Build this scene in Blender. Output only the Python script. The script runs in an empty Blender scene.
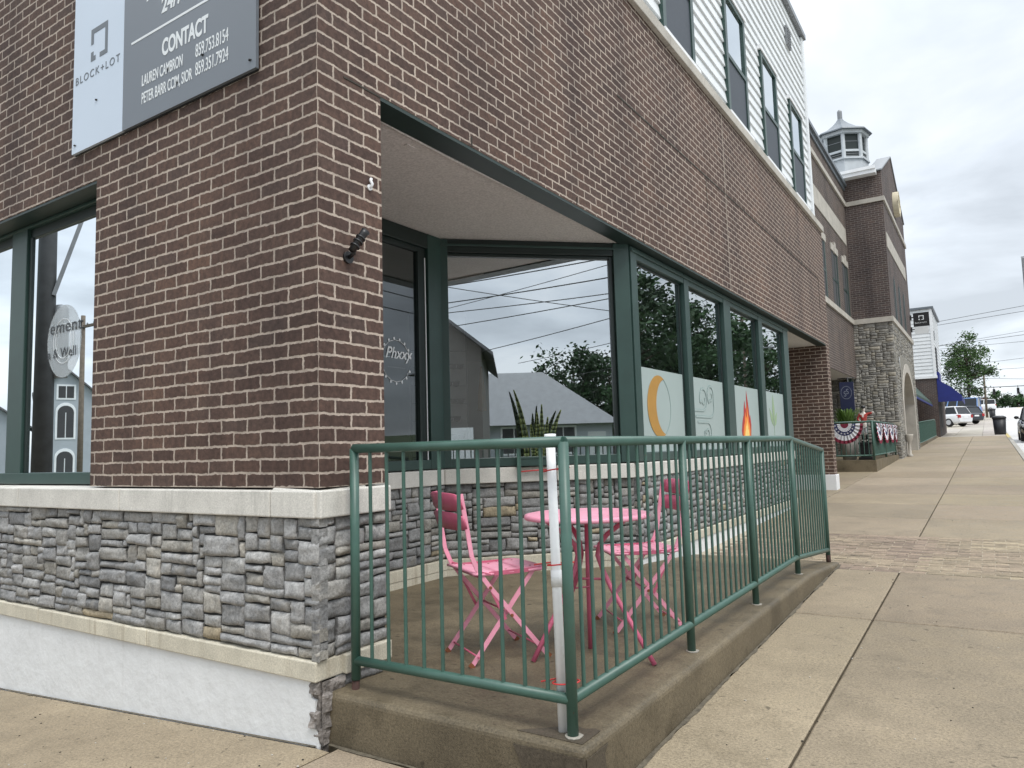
import bpy, bmesh, math, random
from mathutils import Vector, Matrix, noise
R = math.radians
SC = bpy.context.scene
COL = SC.collection
# ---------------------------------------------------------------- camera, world, sun, exposure
cam = bpy.data.cameras.new('camera'); co = bpy.data.objects.new('camera', cam); COL.objects.link(co); SC.camera = co
FPX = 728.739; YAW, PIT, ROL = R(33.05506), R(5.09662), R(-1.63363)
cam.sensor_fit = 'HORIZONTAL'; cam.sensor_width = 36; cam.lens = 36*FPX/1024; cam.clip_end = 3000; cam.clip_start = .05
_f = Vector((-math.sin(YAW), math.cos(YAW), 0)); _r = Vector((math.cos(YAW), math.sin(YAW), 0)); _u = Vector((0, 0, 1))
_f2 = _f*math.cos(PIT)+_u*math.sin(PIT); _u2 = _u*math.cos(PIT)-_f*math.sin(PIT)
_r3 = _r*math.cos(ROL)+_u2*math.sin(ROL); _u3 = _u2*math.cos(ROL)-_r*math.sin(ROL)
mw = Matrix((_r3, _u3, -_f2)).transposed().to_4x4(); mw.translation = (2.541, -2.289, 1.27); co.matrix_world = mw

SUN_EL, SUN_AZ = R(58), R(118)          # azimuth measured clockwise from +Y
W = bpy.data.worlds.new('World'); SC.world = W; W.use_nodes = True
nt = W.node_tree; nt.nodes.clear()
def N(nt, t, **k):
    n = nt.nodes.new(t)
    for a, b in k.items(): setattr(n, a, b)
    return n
out = N(nt, 'ShaderNodeOutputWorld'); bg = N(nt, 'ShaderNodeBackground'); bg.inputs['Strength'].default_value = .125
sky = N(nt, 'ShaderNodeTexSky', sky_type='NISHITA'); sky.sun_disc = False; sky.sun_elevation = SUN_EL; sky.sun_rotation = SUN_AZ
tc = N(nt, 'ShaderNodeTexCoord'); sep = N(nt, 'ShaderNodeSeparateXYZ'); nt.links.new(tc.outputs['Generated'], sep.inputs[0])
mx = N(nt, 'ShaderNodeMath', operation='MAXIMUM'); nt.links.new(sep.outputs['Z'], mx.inputs[0]); mx.inputs[1].default_value = 0.0
ad = N(nt, 'ShaderNodeMath', operation='ADD'); nt.links.new(mx.outputs[0], ad.inputs[0]); ad.inputs[1].default_value = .22
dv = N(nt, 'ShaderNodeVectorMath', operation='DIVIDE'); cb = N(nt, 'ShaderNodeCombineXYZ')
nt.links.new(tc.outputs['Generated'], dv.inputs[0])
for i in range(3): nt.links.new(ad.outputs[0], cb.inputs[i])
nt.links.new(cb.outputs[0], dv.inputs[1])
n1 = N(nt, 'ShaderNodeTexNoise'); n1.inputs['Scale'].default_value = 1.5; n1.inputs['Detail'].default_value = 6; n1.inputs['Roughness'].default_value = .52; n1.inputs['Distortion'].default_value = .3
mp = N(nt, 'ShaderNodeMapping'); mp.inputs['Location'].default_value = (3.1, 1.7, 0); nt.links.new(dv.outputs[0], mp.inputs[0]); nt.links.new(mp.outputs[0], n1.inputs['Vector'])
rp = N(nt, 'ShaderNodeValToRGB'); cr = rp.color_ramp
cr.elements[0].position = .36; cr.elements[0].color = (5.1, 5.5, 5.95, 1)
cr.elements[1].position = .60; cr.elements[1].color = (8.0, 8.35, 8.7, 1)
e = cr.elements.new(.48); e.color = (6.5, 7.0, 7.55, 1)
nt.links.new(n1.outputs['Fac'], rp.inputs[0])
mixw = N(nt, 'ShaderNodeMixRGB'); mixw.inputs[0].default_value = .93
nt.links.new(sky.outputs[0], mixw.inputs[1]); gr = N(nt, 'ShaderNodeMapRange', interpolation_type='SMOOTHSTEP'); gr.inputs['From Min'].default_value = .38; gr.inputs['From Max'].default_value = .95; gr.inputs['To Min'].default_value = .68; gr.inputs['To Max'].default_value = 1.75
nt.links.new(sep.outputs['Z'], gr.inputs['Value'])
gm = N(nt, 'ShaderNodeVectorMath', operation='SCALE'); nt.links.new(rp.outputs[0], gm.inputs[0]); nt.links.new(gr.outputs[0], gm.inputs['Scale']); nt.links.new(gm.outputs[0], mixw.inputs[2]); nt.links.new(mixw.outputs[0], bg.inputs['Color']); nt.links.new(bg.outputs[0], out.inputs[0])
sd = bpy.data.lights.new('sun', 'SUN'); sd.energy = 1.3; sd.angle = R(22); sd.color = (1, .96, .9)
so = bpy.data.objects.new('sun', sd); COL.objects.link(so)
_sd = Vector((math.sin(SUN_AZ)*math.cos(SUN_EL), math.cos(SUN_AZ)*math.cos(SUN_EL), math.sin(SUN_EL)))
so.rotation_euler = (-_sd).to_track_quat('-Z', 'Y').to_euler(); so.location = (20, -20, 40)
vs = SC.view_settings; vs.view_transform = 'Standard'; vs.look = 'None'; vs.exposure = 0.68; vs.gamma = 1; vs.use_curve_mapping = False
SC.render.engine = 'CYCLES'
SC.cycles.max_bounces = 8; SC.cycles.transparent_max_bounces = 16; SC.cycles.use_denoising = True

# ---------------------------------------------------------------- materials
def newmat(name):
    m = bpy.data.materials.new(name); m.use_nodes = True; t = m.node_tree
    b = t.nodes.get('Principled BSDF'); return m, t, b
def pos(t):
    g = N(t, 'ShaderNodeNewGeometry'); return g.outputs['Position']
def tnoise(t, vec, scale, detail=4, rough=.55, dist=0):
    n = N(t, 'ShaderNodeTexNoise'); n.inputs['Scale'].default_value = scale; n.inputs['Detail'].default_value = detail
    n.inputs['Roughness'].default_value = rough; n.inputs['Distortion'].default_value = dist
    if vec is not None: t.links.new(vec, n.inputs['Vector'])
    return n.outputs['Fac']
def ramp(t, fac, stops):
    r = N(t, 'ShaderNodeValToRGB'); c = r.color_ramp
    while len(c.elements) < len(stops): c.elements.new(.5)
    for e, (p, col) in zip(c.elements, stops):
        e.position = p; e.color = (*col, 1) if len(col) == 3 else col
    t.links.new(fac, r.inputs[0]); return r.outputs[0]
def mix(t, fac, a, b, mode='MIX'):
    m = N(t, 'ShaderNodeMixRGB', blend_type=mode)
    for i, x in ((0, fac), (1, a), (2, b)):
        if hasattr(x, 'links'): t.links.new(x, m.inputs[i])
        elif i == 0: m.inputs[0].default_value = x
        else: m.inputs[i].default_value = (*x, 1)
    return m.outputs[0]
def bump(t, b, h, strength, dist=.01):
    n = N(t, 'ShaderNodeBump'); n.inputs['Strength'].default_value = strength; n.inputs['Distance'].default_value = dist
    t.links.new(h, n.inputs['Height']); t.links.new(n.outputs[0], b.inputs['Normal'])
def math2(t, op, a, b):
    m = N(t, 'ShaderNodeMath', operation=op)
    for i, x in enumerate((a, b)):
        if hasattr(x, 'links'): t.links.new(x, m.inputs[i])
        else: m.inputs[i].default_value = x
    return m.outputs[0]
G3 = (0, 0, 0)
def mat(name, c, rough=.6, amt=.12, scale=6, metal=0, bstr=0, bscale=60, bdist=.004, fine=0, local=False, spec=.5, streak=None, chips=None):
    m, t, b = newmat(name)
    if local: v = N(t, 'ShaderNodeTexCoord').outputs['Object']
    else: v = pos(t)
    n = tnoise(t, v, scale, 5, .6)
    col = ramp(t, n, [(.3, tuple(x*(1-amt) for x in c)), (.7, tuple(min(1, x*(1+amt)) for x in c))])
    if fine:
        n2 = tnoise(t, v, fine, 3, .7)
        col = mix(t, 1, col, ramp(t, n2, [(.35, (.8,)*3), (.65, (1.12,)*3)]), 'MULTIPLY')
    if chips:
        mp = N(t, 'ShaderNodeMapping'); mp.inputs['Location'].default_value = (2, 5, 8); t.links.new(v, mp.inputs[0])
        col = mix(t, ramp(t, tnoise(t, mp.outputs[0], chips[1], 3, .6), [(chips[2], (0,)*3), (chips[2]+.02, (1,)*3)]), col, chips[0])
    if streak:
        mp = N(t, 'ShaderNodeMapping'); mp.inputs['Scale'].default_value = (9, 9, .9); t.links.new(v, mp.inputs[0])
        big_ = tnoise(t, v, 1.6, 3, .5); st_ = tnoise(t, mp.outputs[0], 1.6, 5, .7)
        f_ = math2(t, 'MULTIPLY', ramp(t, st_, [(.52, (0,)*3), (.68, (1,)*3)]), ramp(t, big_, [(.42, (.1,)*3), (.6, (streak[1],)*3)]))
        col = mix(t, f_, col, streak[0])
    t.links.new(col, b.inputs['Base Color']); b.inputs['Roughness'].default_value = rough; b.inputs['Metallic'].default_value = metal
    b.inputs['Specular IOR Level'].default_value = spec
    if bstr: bump(t, b, tnoise(t, v, bscale, 4, .6), bstr, bdist)
    return m
def concrete(name, c, dark=.7, stain=.7, rough=.75, bs=.35, tone=False):
    m, t, b = newmat(name); v = pos(t)
    big = tnoise(t, v, .55, 5, .6, .4); med = tnoise(t, v, 4.5, 6, .65); fine = tnoise(t, v, 90, 3, .75); spk = tnoise(t, v, 260, 2, .6)
    col = ramp(t, big, [(.36, tuple(x*dark for x in c)), (.55, c), (.75, tuple(min(1, x*1.16) for x in c))])
    col = mix(t, 1, col, ramp(t, med, [(.3, (stain, stain*.99, stain*.96)), (.52, (1, 1, 1)), (.8, (1.1, 1.1, 1.08))]), 'MULTIPLY')
    col = mix(t, 1, col, ramp(t, fine, [(.3, (.62,)*3), (.5, (1,)*3), (.72, (1.32,)*3)]), 'MULTIPLY')
    col = mix(t, 1, col, ramp(t, spk, [(.30, (.4,)*3), (.40, (1,)*3), (.62, (1,)*3), (.72, (1.5,)*3)]), 'MULTIPLY')
    mp = N(t, 'ShaderNodeMapping'); mp.inputs['Location'].default_value = (7, 3, 1); t.links.new(v, mp.inputs[0])
    sp2 = tnoise(t, mp.outputs[0], 21, 1, .4)
    col = mix(t, 1, col, ramp(t, sp2, [(.22, (.5,)*3), (.27, (1,)*3)]), 'MULTIPLY')
    if tone:
        vc = N(t, 'ShaderNodeVertexColor'); vc.layer_name = 'Col'; col = mix(t, 1, col, vc.outputs[0], 'MULTIPLY')
    t.links.new(col, b.inputs['Base Color'])
    rr = ramp(t, med, [(.3, (rough-.2,)*3), (.6, (rough+.1,)*3)]); t.links.new(rr, b.inputs['Roughness'])
    b.inputs['Specular IOR Level'].default_value = .35
    bump(t, b, math2(t, 'ADD', fine, math2(t, 'MULTIPLY', spk, .6)), bs, .003)
    return m
def brick(name, dull=.74, mort=(.46, .385, .32), tint=(1.12, .96, .89), msize=.0074):
    m, t, b = newmat(name)
    uv = N(t, 'ShaderNodeUVMap'); uv.uv_map = 'UVMap'
    v = pos(t)
    nz = N(t, 'ShaderNodeTexNoise'); nz.inputs['Scale'].default_value = 30; nz.inputs['Detail'].default_value = 4; nz.inputs['Roughness'].default_value = .65; t.links.new(v, nz.inputs['Vector'])
    sb = N(t, 'ShaderNodeVectorMath', operation='SUBTRACT'); t.links.new(nz.outputs['Color'], sb.inputs[0]); sb.inputs[1].default_value = (.5, .5, .5)
    sl = N(t, 'ShaderNodeVectorMath', operation='SCALE'); t.links.new(sb.outputs[0], sl.inputs[0]); sl.inputs['Scale'].default_value = .019
    av = N(t, 'ShaderNodeVectorMath', operation='ADD'); t.links.new(uv.outputs[0], av.inputs[0]); t.links.new(sl.outputs[0], av.inputs[1])
    nz2 = N(t, 'ShaderNodeTexNoise'); nz2.inputs['Scale'].default_value = 5; nz2.inputs['Detail'].default_value = 2; t.links.new(v, nz2.inputs['Vector'])
    sb2 = N(t, 'ShaderNodeVectorMath', operation='SUBTRACT'); t.links.new(nz2.outputs['Color'], sb2.inputs[0]); sb2.inputs[1].default_value = (.5, .5, .5)
    sl2 = N(t, 'ShaderNodeVectorMath', operation='SCALE'); t.links.new(sb2.outputs[0], sl2.inputs[0]); sl2.inputs['Scale'].default_value = .014
    av2 = N(t, 'ShaderNodeVectorMath', operation='ADD'); t.links.new(av.outputs[0], av2.inputs[0]); t.links.new(sl2.outputs[0], av2.inputs[1]); av = av2
    bt = N(t, 'ShaderNodeTexBrick'); bt.offset = .5; bt.offset_frequency = 2
    bt.inputs['Scale'].default_value = 1; bt.inputs['Brick Width'].default_value = .2032; bt.inputs['Row Height'].default_value = .0677
    bt.inputs['Mortar Size'].default_value = msize; bt.inputs['Mortar Smooth'].default_value = .45; bt.inputs['Bias'].default_value = 0
    bt.inputs['Color1'].default_value = (0, 0, 0, 1); bt.inputs['Color2'].default_value = (1, 1, 1, 1); bt.inputs['Mortar'].default_value = (.5, .5, .5, 1)
    t.links.new(av.outputs[0], bt.inputs['Vector'])
    k = dull
    def c(a): return tuple(x*k*y for x, y in zip(a, tint))
    col = ramp(t, bt.outputs['Color'], [(.0, c((.092, .067, .059))), (.28, c((.112, .080, .068))), (.55, c((.124, .090, .076))), (.78, c((.108, .084, .075))), (1, c((.142, .099, .080)))])
    med = tnoise(t, v, 34, 5, .7); big = tnoise(t, v, .8, 4, .6)
    col = mix(t, 1, col, ramp(t, med, [(.25, (.5,)*3), (.5, (1,)*3), (.78, (1.6, 1.54, 1.48))]), 'MULTIPLY')
    col = mix(t, 1, col, ramp(t, big, [(.3, (.76, .77, .80)), (.5, (1, 1, 1)), (.7, (1.2, 1.16, 1.1))]), 'MULTIPLY')
    mp = N(t, 'ShaderNodeMapping'); mp.inputs['Scale'].default_value = (1.6, 1.6, .16); t.links.new(v, mp.inputs[0])
    run = ramp(t, tnoise(t, mp.outputs[0], 1.3, 5, .65), [(.34, (.72, .72, .74)), (.55, (1, 1, 1))])
    mc = ramp(t, tnoise(t, v, 14, 5, .7), [(.25, tuple(x*.62 for x in mort)), (.55, mort), (.8, tuple(x*1.2 for x in mort))])
    col = mix(t, bt.outputs['Fac'], col, mc); col = mix(t, 1, col, run, 'MULTIPLY')
    t.links.new(col, b.inputs['Base Color']); b.inputs['Roughness'].default_value = .82; b.inputs['Specular IOR Level'].default_value = .3
    inv = math2(t, 'SUBTRACT', 1, bt.outputs['Fac'])
    h = math2(t, 'ADD', inv, math2(t, 'MULTIPLY', med, .8))
    bump(t, b, h, .55, .006)
    return m
def stone_mat(name, k=1.0, tint=(1, 1, 1)):
    m, t, b = newmat(name); v = pos(t)
    a = N(t, 'ShaderNodeVertexColor'); a.layer_name = 'Col'
    n1 = tnoise(t, v, 9, 6, .65, .6); n2 = tnoise(t, v, 70, 4, .75)
    col = mix(t, 1, a.outputs[0], ramp(t, n1, [(.25, (.6*k*tint[0], .62*k*tint[1], .64*k*tint[2])), (.5, tuple(k*x for x in tint)), (.8, tuple(1.4*k*x for x in tint))]), 'MULTIPLY')
    col = mix(t, 1, col, ramp(t, n2, [(.28, (.55,)*3), (.5, (1,)*3), (.75, (1.5,)*3)]), 'MULTIPLY')
    mp = N(t, 'ShaderNodeMapping'); mp.inputs['Location'].default_value = (3, 9, 5); t.links.new(v, mp.inputs[0])
    col = mix(t, ramp(t, tnoise(t, mp.outputs[0], 5.5, 4, .6), [(.60, (0,)*3), (.78, (.45,)*3)]), col, (.33, .285, .21))
    t.links.new(col, b.inputs['Base Color']); b.inputs['Roughness'].default_value = .8; b.inputs['Specular IOR Level'].default_value = .35
    bump(t, b, math2(t, 'ADD', math2(t, 'MULTIPLY', n1, 1.5), n2), .7, .006)
    return m
def glass(name, fac, tint=(.75, .8, .8), base=.0):
    m, t, b = newmat(name); t.nodes.remove(b)
    o = [n for n in t.nodes if n.type == 'OUTPUT_MATERIAL'][0]
    tr = N(t, 'ShaderNodeBsdfTransparent'); tr.inputs[0].default_value = (*tint, 1)
    gl = N(t, 'ShaderNodeBsdfGlossy'); gl.inputs['Roughness'].default_value = .0; gl.inputs['Color'].default_value = (.92, .97, 1, 1)
    fr = N(t, 'ShaderNodeFresnel'); fr.inputs[0].default_value = 1.5
    f = math2(t, 'ADD', math2(t, 'MULTIPLY', fr.outputs[0], 1-fac), fac)
    ms = N(t, 'ShaderNodeMixShader'); t.links.new(f, ms.inputs[0]); t.links.new(tr.outputs[0], ms.inputs[1]); t.links.new(gl.outputs[0], ms.inputs[2]); t.links.new(ms.outputs[0], o.inputs[0])
    return m
def leafmat(name, c):
    m, t, b = newmat(name)
    oi = N(t, 'ShaderNodeVertexColor'); oi.layer_name = 'Col'
    col = mix(t, 1, c, oi.outputs[0], 'MULTIPLY'); t.links.new(col, b.inputs['Base Color']); b.inputs['Roughness'].default_value = .6
    b.inputs['Specular IOR Level'].default_value = .3
    return m

M = {}
M['brick'] = brick('brown_brick')
M['brick_far'] = brick('grey_brown_brick', .78, (.30, .27, .24), (1, 1.02, 1.03), .006)
M['brick_purple'] = brick('dark_brick', .76, (.26, .235, .22), (.98, 1, 1.05), .006)
M['stone'] = stone_mat('ledge_stone')
M['gap'] = mat('stone_joint', (.045, .043, .04), .95, .3, 20, bstr=.5, bscale=60)
M['cap'] = mat('cast_stone_white', (.62, .60, .55), .75, .12, 5, bstr=.25, bscale=120, fine=180, streak=((.33, .32, .29), .5))
M['band'] = mat('cast_stone_cream', (.56, .52, .42), .8, .16, 4, bstr=.3, bscale=90, fine=130, streak=((.24, .19, .12), .75))
M['lime'] = mat('limestone', (.44, .41, .36), .8, .14, 3, bstr=.2, bscale=60, fine=60)
M['stucco'] = mat('white_stucco', (.68, .69, .69), .8, .05, 3, bstr=.6, bscale=11, bdist=.012, streak=((.50, .50, .48), .3))
M['rubble'] = mat('broken_masonry', (.20, .18, .165), .95, .6, 17, bstr=.8, bscale=50, bdist=.01, fine=40)
M['patio'] = concrete('patio_concrete', (.168, .136, .088), .60, .60, .60, .6)
M['patch'] = concrete('repair_mortar_dark', (.088, .072, .052), .8, .8, .6)
M['walk'] = concrete('sidewalk_concrete', (.285, .235, .168), .86, .82, .75, .5, True)
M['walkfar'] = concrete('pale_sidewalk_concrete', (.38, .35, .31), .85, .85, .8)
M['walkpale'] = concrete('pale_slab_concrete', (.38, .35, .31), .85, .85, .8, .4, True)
M['kerb'] = concrete('kerb_concrete', (.36, .34, .30), .85, .8)
M['yellow'] = mat('kerb_yellow_paint', (.45, .36, .14), .7, .3, 9)
M['road'] = concrete('road_concrete', (.52, .51, .50), .88, .85)
M['asphalt'] = mat('asphalt', (.06, .06, .062), .9, .2, 3, fine=150)
M['soil'] = mat('joint_dirt', (.045, .04, .032), .95, .3, 8)
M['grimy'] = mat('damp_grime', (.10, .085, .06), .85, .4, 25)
M['grassy'] = mat('verge_grass', (.06, .085, .03), .95, .3, .8, fine=20)
M['green'] = mat('green_rail_paint', (.046, .104, .082), .40, .14, 9, bstr=.08, bscale=40, chips=((.10, .05, .03), 34, .735))
M['frame'] = mat('dark_green_frame', (.026, .057, .049), .38, .12, 5)
M['frame_shade_louver'] = mat('shaded_frame_and_louver', (.009, .018, .016), .4, .1, 5)  # recess shade painted as darker green on window frames; plain dark on cupola louver
M['black'] = mat('black_metal', (.012, .012, .013), .4, .1, 20)
M['soffit'] = mat('soffit_board', (.66, .635, .61), .85, .05, 1.2, fine=60)
M['lintel'] = mat('green_steel_lintel', (.012, .028, .024), .45, .15, 7)
M['pink'] = mat('pink_paint', (.80, .33, .44), .36, .09, 14, chips=((.30, .10, .06), 40, .72), local=False)
M['pinkd'] = mat('rose_paint', (.54, .12, .20), .38, .1, 14, chips=((.22, .07, .04), 40, .71))
M['rust'] = mat('rusty_metal', (.22, .075, .03), .8, .3, 30)
M['oldrust'] = mat('dark_old_rust', (.055, .026, .02), .85, .4, 40)
M['pvc'] = mat('white_pvc', (.78, .79, .79), .35, .04, 12)
M['dimprint'] = mat('faded_pale_print', (.22, .24, .30), .6, .1, 9)
M['redtie'] = mat('red_tie', (.55, .04, .04), .5, .1, 20)
M['siding'] = mat('white_siding', (.70, .72, .73), .55, .05, 2)
M['cupwhite'] = mat('weathered_white_paint', (.52, .55, .57), .6, .08, 4)
M['white'] = mat('white_paint', (.78, .79, .80), .5, .04, 4)
M['signwhite'] = mat('sign_pale_panel', (.56, .64, .74), .35, .02, 1.5)
M['signgrey'] = mat('sign_grey_panel', (.155, .175, .20), .35, .03, 1.5)
M['signdark'] = mat('sign_dark_print', (.12, .14, .16), .4, .05, 3)
M['film'] = mat('frosted_film', (.35, .42, .405), .45, .03, 1.6)
M['filmline'] = mat('etched_line', (.25, .35, .335), .45, .05, 6)
M['gold'] = mat('gold_print', (.42, .22, .04), .5, .06, 8)
M['flame_r'] = mat('flame_red_print', (.42, .025, .02), .5, .05, 8)
M['flame_o'] = mat('flame_orange_print', (.80, .22, .02), .5, .05, 8)
M['flame_y'] = mat('flame_yellow_print', (.90, .62, .18), .5, .05, 8)
M['leafp'] = mat('sage_print', (.27, .38, .22), .5, .05, 8)
def veil(name, c, a):
    m, t, b = newmat(name); o = [n for n in t.nodes if n.type == 'OUTPUT_MATERIAL'][0]; b.inputs['Base Color'].default_value = (*c, 1); b.inputs['Roughness'].default_value = .5
    tr = N(t, 'ShaderNodeBsdfTransparent'); ms = N(t, 'ShaderNodeMixShader'); ms.inputs[0].default_value = a
    t.links.new(tr.outputs[0], ms.inputs[1]); t.links.new(b.outputs[0], ms.inputs[2]); t.links.new(ms.outputs[0], o.inputs[0]); return m
M['decal'] = mat('white_vinyl_lettering', (.72, .75, .76), .5, .03, 8)
M['oval'] = veil('pale_vinyl', (.62, .66, .68), .28)
M['lettergrey'] = mat('grey_vinyl_lettering', (.035, .04, .045), .5, .04, 8)
M['glassB'] = glass('reflective_glass', .62, (.9, .93, .93))
M['glassC'] = glass('tinted_glass', .42, (.45, .52, .50))
M['glassA'] = glass('dark_side_glass', .07, (.5, .55, .55))
M['glassL'] = glass('window_glass', .56)
M['glassup'] = glass('upper_glass', .62, (.3, .35, .4))
M['screen'] = mat('insect_screen', (.05, .06, .075), .6, .1, 30)
M['dark'] = mat('dark_interior', (.055, .055, .058), .9, .1, 2)
M['intwall'] = mat('interior_wall', (.72, .72, .70), .9, .06, 2)
M['wood'] = mat('shelf_wood', (.25, .16, .08), .6, .2, 10)
M['roof'] = mat('shingle_grey', (.13, .13, .135), .85, .2, 4, fine=30)
M['paleroof'] = mat('pale_metal_roof', (.17, .18, .19), .6, .15, 3)
M['metalroof'] = mat('grey_metal_roof', (.13, .15, .17), .45, .12, 3)
M['navy'] = mat('navy_fabric', (.012, .018, .06), .7, .1, 8)
M['blueaw'] = mat('royal_blue_canvas', (.012, .022, .17), .7, .1, 4)
M['greenaw'] = mat('dark_green_canvas', (.03, .06, .045), .75, .15, 4)
M['creamring'] = mat('cream_cast_ring', (.60, .54, .40), .75, .08, 4)
M['skin'] = mat('white_painted_skin', (.72, .66, .60), .5, .04, 8)
M['redcoat'] = mat('red_painted_coat', (.38, .045, .035), .5, .12, 14)
M['flagred'] = mat('bunting_red', (.17, .014, .035), .8, .1, 14)
M['flagnavy'] = mat('bunting_navy', (.02, .025, .09), .8, .1, 14)
M['flagwhite'] = mat('bunting_white', (.60, .60, .63), .8, .05, 14)
M['terra'] = mat('clay_pot', (.42, .40, .37), .6, .1, 8)
M['tyre'] = mat('tyre_rubber', (.015, .015, .015), .85, .1, 20)
M['rim'] = mat('alloy_rim', (.5, .5, .52), .3, .05, 10, metal=.8)
M['carblack'] = mat('black_car_paint', (.010, .011, .013), .15, .05, 3)
M['carwhite'] = mat('white_car_paint', (.72, .73, .75), .2, .03, 3)
M['cardark'] = mat('dark_grey_car_paint', (.03, .035, .045), .2, .05, 3)
M['carglass'] = mat('car_glass', (.02, .024, .028), .06, .05, 3)
M['lampred'] = mat('tail_lamp', (.35, .01, .01), .25, .05, 9)
M['lampclear'] = mat('head_lamp', (.6, .62, .65), .15, .05, 9)
M['bin'] = mat('black_bin_plastic', (.014, .015, .018), .5, .1, 12)
M['grey'] = mat('grey_metal', (.22, .23, .24), .45, .1, 9, metal=.3)
M['polewood'] = mat('weathered_pole_wood', (.13, .105, .08), .9, .25, 6)
M['polegrey'] = mat('dark_grey_pole', (.045, .048, .05), .8, .2, 6)
M['bark'] = mat('tree_bark', (.09, .07, .055), .95, .3, 9, bstr=.5, bscale=20)
M['leaf1'] = leafmat('leaf_green', (.055, .105, .032))
M['leaf2'] = leafmat('leaf_dark_green', (.035, .075, .028))
M['leaf3'] = leafmat('leaf_light_green', (.12, .20, .06))
M['housegrey'] = mat('pale_grey_clapboard', (.36, .39, .42), .7, .06, 2)
M['housetan'] = mat('tan_clapboard', (.12, .11, .10), .75, .08, 2)
M['housewhite'] = mat('white_clapboard', (.62, .64, .64), .7, .06, 2)
M['wire'] = mat('wire_black', (.012, .012, .012), .6, .1, 9)
M['brownhouse'] = mat('red_brown_wall', (.22, .09, .06), .8, .1, 3)
M['bluewrap'] = mat('blue_white_panel', (.16, .28, .55), .5, .2, 1.5)

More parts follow.
